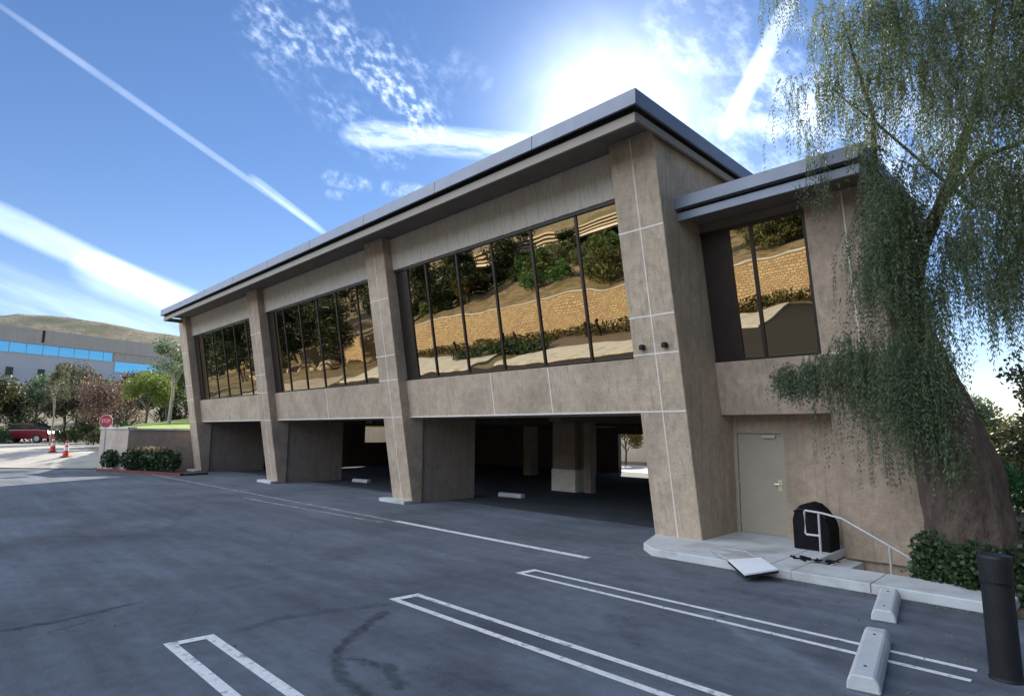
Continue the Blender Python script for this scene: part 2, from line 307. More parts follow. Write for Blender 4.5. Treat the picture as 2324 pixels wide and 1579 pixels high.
# ------------------------------------------------------------------ mesh helpers
class MB:
    def __init__(s): s.v = []; s.f = []
    def poly(s, pts, faces):
        o = len(s.v); s.v += [tuple(p) for p in pts]; s.f += [tuple(i+o for i in f) for f in faces]; return s
    def box(s, x0, x1, y0, y1, z0, z1):
        return s.hexa([(x0,y0,z0),(x1,y0,z0),(x1,y1,z0),(x0,y1,z0),(x0,y0,z1),(x1,y0,z1),(x1,y1,z1),(x0,y1,z1)])
    def hexa(s, p): return s.poly(p, [(0,3,2,1),(4,5,6,7),(0,1,5,4),(1,2,6,5),(2,3,7,6),(3,0,4,7)])
    def prismx(s, prof, x0, x1):               # profile of (y,z), extruded along x
        n = len(prof); pts = [(x0,y,z) for y,z in prof]+[(x1,y,z) for y,z in prof]
        return s.poly(pts, [tuple(range(n)), tuple(range(2*n-1, n-1, -1))]+[(i, i+n, (i+1)%n+n, (i+1)%n) for i in range(n)])
    def prismz(s, prof, z0, z1):
        n = len(prof); pts = [(x,y,z0) for x,y in prof]+[(x,y,z1) for x,y in prof]
        return s.poly(pts, [tuple(range(n-1, -1, -1)), tuple(range(n, 2*n))]+[(i, (i+1)%n, (i+1)%n+n, i+n) for i in range(n)])
    def tube(s, pts, rad, seg=8, caps=True):
        pts = [Vector(p) for p in pts]; n = len(pts); o = len(s.v)
        rad = rad if isinstance(rad, (list, tuple)) else [rad]*n
        ref = None
        for i, p in enumerate(pts):
            d = (pts[min(i+1, n-1)]-pts[max(i-1, 0)]).normalized()
            if ref is None: ref = Vector((0,0,1)) if abs(d.z) < .9 else Vector((1,0,0))
            a = d.cross(ref).normalized(); b = d.cross(a).normalized(); ref = -b if False else ref
            for k in range(seg):
                t = 2*math.pi*k/seg; q = p + (a*math.cos(t)+b*math.sin(t))*rad[i]; s.v.append(tuple(q))
        for i in range(n-1):
            for k in range(seg):
                k2 = (k+1)%seg; s.f.append((o+i*seg+k, o+i*seg+k2, o+(i+1)*seg+k2, o+(i+1)*seg+k))
        if caps: s.f.append(tuple(o+k for k in range(seg))[::-1]); s.f.append(tuple(o+(n-1)*seg+k for k in range(seg)))
        return s
    def lathe(s, prof, seg=20, c=(0,0,0)):
        o = len(s.v)
        for r, z in prof:
            for k in range(seg):
                t = 2*math.pi*k/seg; s.v.append((c[0]+r*math.cos(t), c[1]+r*math.sin(t), c[2]+z))
        for i in range(len(prof)-1):
            for k in range(seg):
                k2 = (k+1)%seg; s.f.append((o+i*seg+k, o+i*seg+k2, o+(i+1)*seg+k2, o+(i+1)*seg+k))
        s.f.append(tuple(o+k for k in range(seg))[::-1]); s.f.append(tuple(o+(len(prof)-1)*seg+k for k in range(seg)))
        return s
    def build(s, name, m, parent=None, loc=None, bevel=0.0, smooth=False):
        me = bpy.data.meshes.new(name); me.from_pydata(s.v, [], s.f); me.update()
        bm = bmesh.new(); bm.from_mesh(me); bmesh.ops.recalc_face_normals(bm, faces=bm.faces)
        if bevel: bmesh.ops.bevel(bm, geom=list(bm.edges), offset=bevel, segments=1, affect='EDGES', clamp_overlap=True)
        bm.to_mesh(me); bm.free()
        me.materials.append(MT[m] if isinstance(m, str) else m)
        if smooth:
            for p in me.polygons: p.use_smooth = True
        o = bpy.data.objects.new(name, me); COL.objects.link(o)
        if parent is not None: o.parent = parent
        if loc is not None: o.location = loc
        return o
def thing(name, label, cat, loc=(0,0,0), rz=0, group=None):
    o = bpy.data.objects.new(name, None); COL.objects.link(o); o.location = loc; o.rotation_euler = (0,0,rz); o.empty_display_size = .2
    return tag(o, label, cat, group)
def tag(o, label, cat, group=None):
    o['label'] = label; o['category'] = cat
    if group: o['group'] = group
    return o
def struct(o): o['kind'] = 'structure'; return o
def copy_tree(o, loc, rz=0, label=None, scale=None):
    c = o.copy(); COL.objects.link(c); c.location = loc; c.rotation_euler = (0,0,rz)
    if label: c['label'] = label
    if scale: c.scale = scale if hasattr(scale, '__len__') else (scale,)*3
    for ch in list(o.children):
        d = ch.copy(); COL.objects.link(d); d.parent = c
        for g in list(ch.children):
            e = g.copy(); COL.objects.link(e); e.parent = d
    return c
RN = np.random.default_rng(7)
def leaf_mesh(name, C_, D_, ln, wd, m, parent=None, rng=RN, fold=True):
    """many narrow leaf faces: centres C_, directions D_ (n,3), lengths, widths"""
    n = len(C_); D_ = D_/np.linalg.norm(D_, axis=1, keepdims=True)
    R_ = rng.normal(size=(n,3)); S_ = np.cross(D_, R_); S_ /= (np.linalg.norm(S_, axis=1, keepdims=True)+1e-9)
    ln = np.broadcast_to(ln, (n,))[:,None]; wd = np.broadcast_to(wd, (n,))[:,None]
    P = np.stack([C_-D_*ln/2, C_+S_*wd/2-D_*ln*.05, C_+D_*ln/2, C_-S_*wd/2-D_*ln*.05], axis=1).reshape(-1,3)
    me = bpy.data.meshes.new(name); me.vertices.add(4*n); me.vertices.foreach_set('co', P.astype(np.float32).ravel())
    me.loops.add(4*n); me.loops.foreach_set('vertex_index', np.arange(4*n, dtype=np.int32))
    me.polygons.add(n); me.polygons.foreach_set('loop_start', np.arange(0, 4*n, 4, dtype=np.int32)); me.update(calc_edges=True)
    me.materials.append(MT[m]); o = bpy.data.objects.new(name, me); COL.objects.link(o)
    if parent is not None: o.parent = parent
    return o

# ------------------------------------------------------------------ terrain
def sst(x, a, b): t = min(1, max(0, (x-a)/(b-a))); return t*t*(3-2*t)
def hgt(x, y):
    s = -0.7069*(x-5.3057) + 0.7073*(y+10.1366); l = 0.7073*(x-5.3057)+0.7069*(y+10.1366)
    g = .62*sst(s, 31, 37)+.25*sst(s, 37, 55)
    g *= min(1, max(0, (-28.5-x)/2.0))
    wx = min(1, max(0, (-50-x)/15.0))
    top = 33-max(0, min(60, (l+128)))*.17 - max(0, l+68)*.12
    hill = 0.0
    pts = [(55, 0), (70, .05), (85, .16), (105, .32), (135, .60), (165, 1.0), (300, 1.05)]
    for (a, va_), (b, vb_) in zip(pts, pts[1:]):
        if a <= s <= b: hill = va_+(vb_-va_)*(s-a)/(b-a)
    if s > 300: hill = 1.05
    g += hill*max(6, top)*wx
    if y < -30.2:
        d = -30.2-y
        g = max(g, 2.95 + min(d, 60)*.16 + max(0, d-60)*.28 + .5*math.sin(x*.13)*min(1, d/10))
        g = min(g, 34)
    if x > 8: g += sst(x, 10, 40)*1.6
    if y > 24: g += min(y-24, 30)*.07*(1 if x > -45 else 0)
    g += .25*math.sin(x*.21+y*.17)*sst(abs(x)+abs(y), 70, 120)
    return g
HX0, HX1, HY0, HY1 = 1.98, 3.12, -0.50, 1.02      # stair well
xs = sorted(set([-900,-600,-400,-320]+list(np.arange(-260,-60,5.0))+list(np.arange(-60,-24,1.0))+list(np.arange(-24,12,4.0))+[HX0,HX1,8,10,12,16,20,25,30,40,60,90,140,200,400,900]))
ys = sorted(set([-900,-500,-300,-200,-150,-120]+list(np.arange(-100,-32,4.0))+[-31.5,-30.25,-30.15,-30]+list(np.arange(-28,-12,2.0))+list(np.arange(-12,10,1.0))+[HY0,HY1]+list(np.arange(10,60,4.0))+[60,70,80,100,130,180,300,500,900]))
gm = MB(); nx, ny = len(xs), len(ys)
gv = [(x, y, hgt(x, y)-(.02 if hgt(x, y) < .001 else 0)) for y in ys for x in xs]
gf = []
for j in range(ny-1):
    for i in range(nx-1):
        if HX0-1e-6 <= xs[i] and xs[i+1] <= HX1+1e-6 and HY0-1e-6 <= ys[j] and ys[j+1] <= HY1+1e-6: continue
        gf.append((j*nx+i, j*nx+i+1, (j+1)*nx+i+1, (j+1)*nx+i))
gm.v = gv; gm.f = gf
struct(gm.build('terrain', 'hill', smooth=False))

# asphalt lot (two sheets butted along Y=-1.3) and the paler entrance drive that climbs to the left
lot = MB(); lz = 0.006
def sheet(mb, poly): mb.poly(poly, [tuple(range(len(poly)))])
lx = list(np.arange(-30, 7.9, 2.0))
lot.poly([(-31,-12.6,lz),(16,-12.6,lz),(16,-1.3,lz),(-31,-1.3,lz)], [(0,1,2,3)])
lot.poly([(-27.2,-1.3,lz),(-.97,-1.3,lz),(-.97,1.3,lz),(-27.2,1.3,lz)], [(0,1,2,3)])
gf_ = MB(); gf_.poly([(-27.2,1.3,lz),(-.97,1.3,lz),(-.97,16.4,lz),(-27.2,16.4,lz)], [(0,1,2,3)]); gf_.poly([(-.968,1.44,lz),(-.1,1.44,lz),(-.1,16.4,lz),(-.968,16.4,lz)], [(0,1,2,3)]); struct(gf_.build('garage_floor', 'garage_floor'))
lot.poly([(-.97,-1.3,lz),(.2,-1.3,lz),(.2,0,lz),(-.97,0,lz)], [(0,1,2,3)])
# the wedge left of X=-31 up to the foot of the drive
lot.poly([(-31,-12.6,lz),(-31,-3.4,lz),(-40.7,-12.6,lz)], [(0,1,2)])
struct(lot.build('parking_lot', 'asphalt'))
sb = MB(); sb.poly([(-46,-18,lz),(16,-18,lz),(16,-12.602,lz),(-40.5,-12.602,lz)], [(0,1,2,3)]); sb.poly([(-12.15,-21.94,lz),(-8.1,-21.94,lz),(-8.1,-27.3,lz),(16,-27.3,lz),(16,-18.002,lz),(-12.15,-18.002,lz)], [(0,1,2,3,4,5)]); struct(sb.build('parking_lot', 'shade_asphalt'))  # far part of the lot, painted dark in place of shade
dr = MB()
def H(x, y, o=.012): return (x, y, hgt(x, y)+o)
n1 = 34; rows = []
for i in range(n1+1):
    s = 30.9 + i*1.0
    if s > 56: s = 56+(i-25)*2.5
    row = []
    for k in range(15):
        l = -48 + k*2.05
        x = 5.3057 - .7069*s + .7073*l; y = -10.1366 + .7073*s + .7069*l
        row.append((x, y))
    rows.append(row)
for row in rows: dr.v += [H(x, y, .03) for x, y in row]
for i in range(n1):
    for k in range(14):
        q = rows[i][k+1]
        if (q[1] > -3.5 and q[0] > -31.3) or (q[1] > -1.2 and q[0] > -44) or q[1] > 4: continue
        dr.f.append((i*15+k, i*15+k+1, (i+1)*15+k+1, (i+1)*15+k))
struct(dr.build('entrance_drive', 'road'))

# ------------------------------------------------------------------ setting details: kerb slab, stair well
KZ = .13
sl = MB()
sl.prismz([(-.96,-.002),(-.62,-.95),(-.24,-1.3),(HX0,-1.3),(HX0,1.44),(-.96,1.44)], 0.0, KZ)
sl.prismz([(HX0,-1.3),(4.35,-1.3),(4.35,HY0),(HX0,HY0)], 0.0, KZ)
struct(sl.build('pavement', 'slab', bevel=.012))
jn = MB()
for x in (1.6, 2.95): jn.box(x, x+.012, -1.302, HY0 if x > HX0 else 1.2, .02, KZ+.001)
struct(jn.build('pavement_joints', 'dirt'))
st = MB()
for k in range(4): st.box(HX0+k*.28, HX0+(k+1)*.28+.001, HY0, HY1, -1.2, KZ-.17*(k+1))
struct(st.build('stairs', 'slab'))
sw = MB(); sw.box(HX0, HX1, HY0-.12, HY0-.001, -1.2, -.001); sw.box(HX1, HX1+.12, HY0-.12, HY1, -1.2, .10)
struct(sw.build('stair_well_wall', 'conc'))
dz = MB(); dz.box(3.25, 9, -1.3+.9, 3.5, -.1, .10); 
struct(dz.build('planting_bed', 'dirt'))

def line(pts, w, name='parking_line', m='white', z=.010):
    mb = MB(); n = len(pts); L_, R_ = [], []
    for i, p in enumerate(pts):
        a = Vector(pts[max(i-1,0)]); b = Vector(pts[min(i+1,n-1)]); d = (b-a).normalized(); q = Vector((-d.y, d.x))*w/2
        L_.append((p[0]+q.x, p[1]+q.y, z)); R_.append((p[0]-q.x, p[1]-q.y, z))
    mb.poly(L_+R_, [(i, n+i, n+i+1, i+1) for i in range(n-1)]); return struct(mb.build(name, m))
def stall(xa, xb, ya, yb, w=.085):
    mb = MB(); z = .010
    for y in (ya, yb): mb.poly([(xa,y-w/2,z),(xb,y-w/2,z),(xb,y+w/2,z),(xa,y+w/2,z)], [(0,1,2,3)])
    mb.poly([(xa-.06,ya-w/2,z+.002),(xa+.05,ya-w/2,z+.002),(xa+.09,yb+w/2,z+.002),(xa-.02,yb+w/2,z+.002)], [(0,1,2,3)])
    return struct(mb.build('parking_line', 'white'))
stall(-1.13, 4.3, -8.20, -7.86, .10); stall(-.97, 4.3, -5.82, -5.50, .085); stall(-.88, 4.3, -3.76, -3.46, .075)
line([(-6.3,-2.2),(-.85,-2.2)], .15); line([(-26,-2.25),(-6.3,-2.2)], .12, m='fadedwhite'); line([(-30.0,-1.95),(-26,-2.25)], .16, z=.011)
line([(-13.2,-2.9),(-6.3,-2.55)], .10, m='fadedwhite')
def blob(pts, ws, name, m, z):
    mb = MB(); n = len(pts); A, B = [], []
    for i, p in enumerate(pts):
        a = Vector(pts[max(i-1,0)]); b = Vector(pts[min(i+1,n-1)]); d = (b-a).normalized(); q = Vector((-d.y, d.x)); w = ws[i]/2
        j = (random.random()-.5)*w*.6; A.append((p[0]+q.x*(w+j), p[1]+q.y*(w+j), z)); B.append((p[0]-q.x*(w-j), p[1]-q.y*(w-j), z))
    mb.poly(A+B, [(i, n+i, n+i+1, i+1) for i in range(n-1)]); return struct(mb.build(name, m))
random.seed(4)
def wander(a, b, n, amp, w0, w1):
    pts, ws = [], []
    for i in range(n+1):
        t = i/n; x = a[0]+(b[0]-a[0])*t; y = a[1]+(b[1]-a[1])*t
        d = Vector((b[0]-a[0], b[1]-a[1])).normalized(); o = (random.random()-.5)*2*amp
        pts.append((x-d.y*o, y+d.x*o)); ws.append(w0+(w1-w0)*t)
    return pts, ws
# ------------------------------------------------------------------ main building
T = .1797
bd = thing('office_building', 'long grey concrete two storey office building raised over an open garage, mirrored bronze windows', 'building')
ROWS = (0.0, -8.725, -17.437, -25.946); CW = .958; DS = .27; ZC = 7.41
def col_prof(b0, b1, z0=0.0): return [(0-T*z0, z0), (-T*ZC, ZC), (b1, ZC), (b0, z0)]
for i, X in enumerate(ROWS):
    c = MB().prismx([(0.0,0.0),(-T*ZC,ZC),(1.0,ZC),(1.0,2.39),(1.44 if i == 0 else .30,2.39 if i == 0 else 2.36),(1.44 if i == 0 else .32,0.0)], X-CW, X).build('column', 'conc', bd, bevel=.012)
    jm = MB()
    def hj(z, x0, x1, w=.018):
        jm.prismx([(-T*(z-w)-.006, z-w),(-T*(z+w)-.006, z+w),(-T*(z+w)+.03, z+w),(-T*(z-w)+.03, z-w)], x0, x1)
    for z in (2.40, 3.45, 4.14, 5.72): hj(z, X-CW+.004, X-.004, .013 if i else .016)
    jm.prismx([(-.0068,.02),(-T*(ZC-.04)-.0068,ZC-.04),(-T*(ZC-.04)+.03,ZC-.04),(.03,.02)], X-CW/2-.012, X-CW/2+.012)
    jm.build('panel_joint', 'joint', c)
    if i:
        MB().box(X-CW-.28, X+.02, -.30, -.005, 0, .10).build('footing', 'slab', bd, bevel=.01)
for x in (-.72, -.25):
    MB().lathe([(.055,0),(.06,.02),(.06,.07),(.04,.09)], 12, (x, -T*3.58-.05, 3.54)).build('wall_light', 'black', bd)
for i in range(3):
    x1 = ROWS[i]-CW-.002; x0 = ROWS[i+1]+.002
    # spandrel
    sp = MB().prismx([(DS-T*2.39,2.39),(DS-T*3.43,3.43),(1.3,3.43),(1.3,2.39)], x0, x1).build('spandrel', 'conc', bd, bevel=.01)
    jm = MB(); 
    for f in ((x1-x0)*.45, (x1-x0)*.69) if i == 0 else ((x1-x0)*.52,):
        jm.prismx([(DS-T*2.41-.005,2.41),(DS-T*3.41-.005,3.41),(DS-T*3.41+.03,3.41),(DS-T*2.41+.03,2.41)], x0+f-.014, x0+f+.014)
    jm.prismx([(DS-T*2.415-.007,2.395),(DS-T*2.445-.007,2.43),(DS-T*2.43+.03,2.43),(DS-T*2.4+.03,2.395)], x0+.01, x1-.01)
    jm.build('panel_joint', 'joint', sp)
    # header panel of vertical boards
    hp = MB(); n = 40
    for k in range(n):
        a = x0+(x1-x0)*k/n; b = x0+(x1-x0)*(k+1)/n; o = .0 if k % 2 else .006
        hp.prismx([(DS-T*6.53-o,6.53),(DS-T*7.40-o,7.40),(.8,7.40),(.8,6.53)], a, b)
    hp.build('header_panel', 'panel', bd)
    # window: mullions and mirrored panes
    wf = MB().prismx([(DS-T*6.46+.02,6.46),(DS-T*6.528+.02,6.528),(.5,6.528),(.5,6.46)], x0, x1).build('window', 'frame', bd)
    MB().prismx([(DS-T*3.432+.03,3.432),(DS-T*3.48+.03,3.48),(.6,3.48),(.6,3.432)], x0, x1).build('sill', 'frame', wf)
    G0 = .35
    MB().prismx([(G0-T*3.48,3.48),(G0-T*6.46,6.46),(G0-T*6.46+.03,6.46),(G0-T*3.48+.03,3.48)], x0, x1).build('glass', 'glass', wf)
    MB().prismx([(G0-.02-T*3.48,3.48),(G0-.02-T*6.46,6.46),(G0+.03-T*6.46,6.46),(G0+.03-T*3.48,3.48)], x0+.001, x0+.52).build('jamb_panel', 'frame', wf)
    nm = 6; 
    for k in range(nm):
        xm = x1-.18-1.27*(k) if k else x1-.045
        if k == 0: xm = x1-.04
        else: xm = x1 - 1.22 - 1.29*(k-1) + 0.0
        wdt = .028 if k else .03
        MB().prismx([(G0-.03-T*3.48,3.48),(G0-.03-T*6.46,6.46),(G0+.02-T*6.46,6.46),(G0+.02-T*3.48,3.48)], xm-wdt, xm+wdt).build('mullion', 'frame', wf)
    MB().prismx([(G0-.03-T*3.48,3.48),(G0-.03-T*6.46,6.46),(G0+.02-T*6.46,6.46),(G0+.02-T*3.48,3.48)], x0+.521, x0+.56).build('mullion', 'frame', wf)
XL = -26.45
rf = MB().box(XL, .245, -2.23, 17.2, 7.43, 7.60).build('roof', 'roof', bd)
fa = MB()
fa.box(XL-.01, .255, -2.24, -2.19, 7.40, 7.68); fa.box(.205, .2552, -2.188, 17.2, 7.40, 7.68); fa.box(XL-.0102, XL+.04, -2.188, 17.2, 7.40, 7.68); fa.box(XL, .2, 17.1, 17.22, 7.40, 7.68)
fa.build('fascia', 'fascia', rf, bevel=.006)
for x in np.arange(XL+3.0, 0, 3.05): MB().box(x, x+.012, -2.2425, -2.2401, 7.405, 7.675).build('fascia_seam', 'black', rf)
fb = MB(); fb.box(XL+.06, .15, -2.11, -2.05, 7.16, 7.34); fb.box(.09, .1502, -2.048, 16.9, 7.22, 7.36); fb.box(XL+.06, XL+.12, -2.048, 16.9, 7.16, 7.34)
fb.build('lower_fascia', 'fascia2', rf, bevel=.006)
fc = MB(); fc.box(XL+.03, .2, -2.17, 17.0, 7.42, 7.428); fc.box(XL+.10, .11, -2.08, -2.051, 7.34, 7.418)
fc.build('shadow_gap', 'black', rf)
MB().box(XL+.13, .08, -2.045, .9, 7.412, 7.418).build('soffit', 'soffit', rf)
# flank above the wing, back and inside of the building
MB().box(-.30, -.012, .995, 16.4, 2.6, 7.41).build('flank_wall', 'conc', bd)
MB().box(-26.9, -26.6, .995, 16.4, 2.4, 7.41).build('flank_wall', 'conc', bd)
for a,b,z0,z1 in ((.997,9.3,0,2.398),(11.0,16.4,0,2.398),(9.3,11.0,0,1.35)): MB().box(-26.895, -26.605, a, b, z0, z1).build('garage_side_wall', 'conc_shade', bd)
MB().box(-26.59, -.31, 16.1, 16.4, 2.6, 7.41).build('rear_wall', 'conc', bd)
MB().box(-26.59, -.31, 1.31, 16.09, 2.62, 3.3).build('garage_ceiling', 'conc_shade', bd)
bm_ = MB()
for x in (-4.6, -9.0, -13.3, -17.8, -22.0): bm_.box(x-.2, x+.2, 1.32, 16.08, 2.28, 2.618)
bm_.build('garage_beam', 'conc_shade', bd)
for X, ye in ((-8.76, 2.35), (-17.47, 2.7), (-25.98, 3.0)):
    MB().prismx([(.32,0),(.10,2.388),(ye,2.388),(ye,0)], X-CW+.12, X-.02).build('garage_wall', 'fin', bd)
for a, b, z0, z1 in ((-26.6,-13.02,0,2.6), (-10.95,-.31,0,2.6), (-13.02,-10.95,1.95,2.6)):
    MB().box(a, b, 16.12, 16.38, z0, z1-.003).build('garage_rear_wall', 'conc_shade', bd)
gc = MB().box(-8.75, -7.75, 6.0, 6.5, 0, 2.61).build('garage_column', 'fin', bd)
MB().box(-8.78, -7.72, 5.97, 6.53, 0, .75).build('column_guard', 'joint', gc)
for x, y, w in ((-7.35,6.3,.28), (-9.9,9.5,.35), (-12.6,13.2,.4), (-14.5,11,.5), (-20,8,.5)):
    MB().box(x-w/2, x+w/2, y-w/2, y+w/2, 0, 2.615).build('garage_column', 'fin', bd)

for x in (-3.0, -7.0, -11.2): MB().box(x-.08, x+.08, 4.0, 15.5, 2.50, 2.615).build('conduit', 'steel', bd)
for x, y in ((-5.6,4.2),(-10.4,4.2),(-15.2,4.4),(-5.6,9.5),(-10.4,9.5)):
    MB().box(x-.6, x+.6, y-.09, y+.09, 2.52, 2.612).build('light_fitting', 'office_pale', bd)
# ------------------------------------------------------------------ stair wing on the right
wg = thing('stair_wing', 'lower concrete wing with a beige door and a narrow mirrored window beside the stairs', 'building')
wy = lambda z: 1.32-T*z
XR = 3.16
MB().prismx([(wy(2.36),2.36),(wy(3.36),3.36),(2.2,3.36),(2.2,2.36)], .002, XR).build('spandrel', 'conc', wg, bevel=.01)
pr = MB().prismx([(wy(3.362),3.362),(wy(6.0),6.0),(2.2,6.0),(2.2,3.362)], 1.93, XR).build('wall', 'conc', wg, bevel=.01)
jm = MB(); jm.prismx([(wy(3.36)-.005,3.35),(wy(3.39)-.005,3.385),(wy(3.39)+.03,3.385),(wy(3.36)+.03,3.35)], 1.94, XR-.01)
jm.prismx([(wy(3.40)-.005,3.40),(wy(5.95)-.005,5.95),(wy(5.95)+.03,5.95),(wy(3.40)+.03,3.40)], 2.52, 2.545); jm.build('panel_joint', 'joint', pr)
MB().prismx([(1.19,-1.2),(wy(2.358)-.01,2.358),(2.2,2.358),(2.2,-1.2)], 1.96, XR-.002).build('wall', 'conc', wg, bevel=.01)
MB().box(.002, .02, 1.40, 2.2, 0, 2.355).build('door_side_wall', 'conc', wg)
MB().box(.96, 1.958, 1.40, 2.2, -.2, 2.355).build('wall', 'conc', wg)
MB().box(.021, .959, 1.40, 2.2, 2.06, 2.355).build('lintel', 'conc', wg)
dr_ = MB().box(.06, .92, 1.46, 1.50, .14, 2.02).build('door', 'door', wg, bevel=.004)
fr = MB(); fr.box(.022, .058, 1.41, 1.52, .131, 2.058); fr.box(.922, .958, 1.41, 1.52, .131, 2.058); fr.box(.0582, .9218, 1.41, 1.52, 2.022, 2.058); fr.build('door_frame', 'door', dr_)
hd = MB(); hd.box(.80, .87, 1.452, 1.459, .96, 1.16); hd.tube([(.835,1.45,1.08),(.835,1.40,1.08),(.76,1.39,1.08)], .014, 8); hd.build('handle', 'knob', dr_)
for z in (.35, 1.1, 1.85): MB().tube([(.064,1.452,z-.05),(.064,1.452,z+.05)], .012, 6).build('hinge', 'steel', dr_)
MB().box(.55, .80, 1.41, 1.458, 1.93, 1.985).build('door_closer', 'steel', dr_)
MB().box(.022, .958, 1.40, 1.46, .1305, .139).build('threshold', 'steel', dr_)
# window
wf = MB().prismx([(wy(5.78)+.02,5.78),(wy(5.84)+.02,5.84),(.7,5.84),(.7,5.78)], .01, 1.928).build('window', 'frame', wg)
MB().prismx([(wy(3.362)+.03,3.362),(wy(3.41)+.03,3.41),(.95,3.41),(.95,3.362)], .01, 1.928).build('sill', 'frame', wf)
MB().prismx([(wy(3.41)+.07,3.41),(wy(5.78)+.07,5.78),(wy(5.78)+.10,5.78),(wy(3.41)+.10,3.41)], .01, 1.928).build('glass', 'glass', wf)
MB().prismx([(wy(3.41)+.045,3.41),(wy(5.78)+.045,5.78),(wy(5.78)+.09,5.78),(wy(3.41)+.09,3.41)], .011, .52).build('jamb_panel', 'frame', wf)
for xm, w_ in ((.545,.022), (.975,.03), (1.90,.027)):
    MB().prismx([(wy(3.41)+.04,3.41),(wy(5.78)+.04,5.78),(wy(5.78)+.09,5.78),(wy(3.41)+.09,3.41)], xm-w_, xm+w_).build('mullion', 'frame', wf)
MB().prismx([(wy(5.842)+.04,5.842),(wy(6.0)+.04,6.0),(1.5,6.0),(1.5,5.842)], .01, 1.928).build('header_panel', 'soffit', wg)
wr = MB().box(.003, 3.11, -.60, 2.6, 6.10, 6.24).build('roof', 'roof', wg)
w1 = MB(); w1.box(.003, 3.12, -.63, -.58, 6.08, 6.30); w1.box(3.07, 3.1202, -.578, 2.6, 6.08, 6.30); w1.build('fascia', 'fascia', wr, bevel=.005)
w2 = MB(); w2.box(.004, 3.02, -.53, -.47, 5.88, 6.03); w2.box(2.96, 3.0202, -.468, 2.5, 5.88, 6.03); w2.build('lower_fascia', 'fascia', wr, bevel=.004)
MB().box(.004, 3.0, -.465, 2.4, 6.04, 6.078).build('shadow_gap', 'black', wr)
MB().box(.004, 2.955, -.46, 2.2, 6.005, 6.035).build('soffit', 'soffit', wr)

# ------------------------------------------------------------------ objects by the wing
hr = thing('handrail', 'white painted steel handrail sloping down beside the stairwell', 'handrail', (1.87,.26,KZ))
MB().tube([(0,0,-.01),(0,0,.62)], .017, 8).build('post', 'steel', hr)
MB().tube([(0,0,.28),(-.20,0,.28),(-.215,0,.30),(-.215,0,.63),(-.20,0,.655),(.06,0,.635),(.34,0,.58),(.98,0,.24),(1.45,0,-.02)], .017, 8).build('rail', 'steel', hr)
MB().tube([(.96,0,-.75),(.96,0,.24)], .017, 8).build('post', 'steel', hr)
bk = thing('covered_bin', 'waist high black rounded cover over a bin behind the handrail', 'bin', (1.66,.72,KZ))
pts = [(-.35,0),(-.36,.52),(-.31,.68),(-.20,.80),(-.06,.85),(.08,.82),(.22,.70),(.34,.52),(.37,.40),(.36,0)]
mb = MB(); n = len(pts); 
for y, s_ in ((-.24,.93),(-.20,1.0),(.20,1.0),(.24,.93)): mb.v += [(x*s_, y, z*(1 if s_ == 1 else .97)) for x, z in pts]
mb.v = [(x*.82, y, z*.88) for x, y, z in mb.v]
for j in range(3):
    for i in range(n): mb.f.append((j*n+i, j*n+(i+1)%n, (j+1)*n+(i+1)%n, (j+1)*n+i))
mb.f.append(tuple(range(n))[::-1]); mb.f.append(tuple(range(3*n, 4*n)))
mb.build('cover', 'fabric', bk, bevel=.01)
MB().tube([(-.25,-.25,.60),(-.16,-.26,.645),(.16,-.26,.61),(.25,-.25,.53)], .014, 8).build('lid_seam', 'black', bk)
sg = thing('fallen_board', 'white flat board tipped over the kerb edge with bent wire legs', 'board', (1.50,-1.50,.10), 0)
mbv = MB(); P4_ = [(-.42,-.0,.10),(-.12,.40,.10),(.40,-.16,.10),(.16,-.50,.09)]
P4_ = [(-.37,.09,.05),(-.02,.40,.09),(.40,-.05,.06),(.10,-.42,.0)]
mbv.hexa([tuple(Vector(p)) for p in P4_]+[(p[0],p[1],p[2]+.022) for p in P4_]); mbv.build('board', 'sign_white', sg)
MB().hexa([(p[0]*1.03,p[1]*1.03,p[2]-.03) for p in P4_]+[(p[0]*1.03,p[1]*1.03,p[2]-.002) for p in P4_]).build('board_backing', 'black', sg)
MB().tube([(-.38,.12,.06),(-.60,.22,.10),(-.98,.72,.05)], .009, 6).build('wire_leg', 'steel', sg)
MB().tube([(-.08,.42,.10),(-.35,.62,.12),(-.90,.95,.05)], .009, 6).build('wire_leg', 'steel', sg)
def wheel_stop(loc, rz, L_, label):
    t = thing('wheel_stop', label, 'wheel stop', loc, rz, 'concrete wheel stops in the parking stalls')
    MB().prismx([(-.12,0),(-.11,.08),(-.08,.125),(.08,.125),(.11,.08),(.12,0)], -L_/2, L_/2).build('block', 'slab', t, bevel=.012)
    [MB().lathe([(.013,0),(.013,.006)], 8, (x,0,.124)).build('anchor_pin', 'frame', t) for x in (-L_*.33, L_*.33)]
wheel_stop((3.28,-1.95,.008), math.radians(100), 1.15, 'short concrete wheel stop nearest the kerb')
wheel_stop((3.62,-3.95,.008), math.radians(100), 1.45, 'longer concrete wheel stop crossing the second pair of stall lines')
wheel_stop((-8.1,3.3,.008), math.radians(8), .9, 'wheel stop inside the garage beside the centre fin wall')
wheel_stop((-15.9,2.7,.008), math.radians(8), .9, 'wheel stop inside the garage beside the second fin wall')
bl = thing('bollard_light', 'thick black round bollard light standing at the right end of the kerb', 'bollard', (4.50,-3.50,0))
MB().lathe([(.125,0),(.12,.02),(.112,.03),(.112,.76)], 28).build('shaft', 'black', bl, smooth=False)
MB().lathe([(.100,.76),(.100,.785),(.118,.79),(.122,.98),(.112,1.0),(.05,1.012)], 28).build('cap', 'black', bl)
MB().lathe([(.115,.786),(.1155,.797)], 28).build('seam_ring', 'frame', bl)
lf = MB()
rg = random.Random(9)
tw = thing('leaf_pile', 'dark dead twigs and leaves lying at the head of the stairs', 'leaf litter', (2.2,.02,KZ))
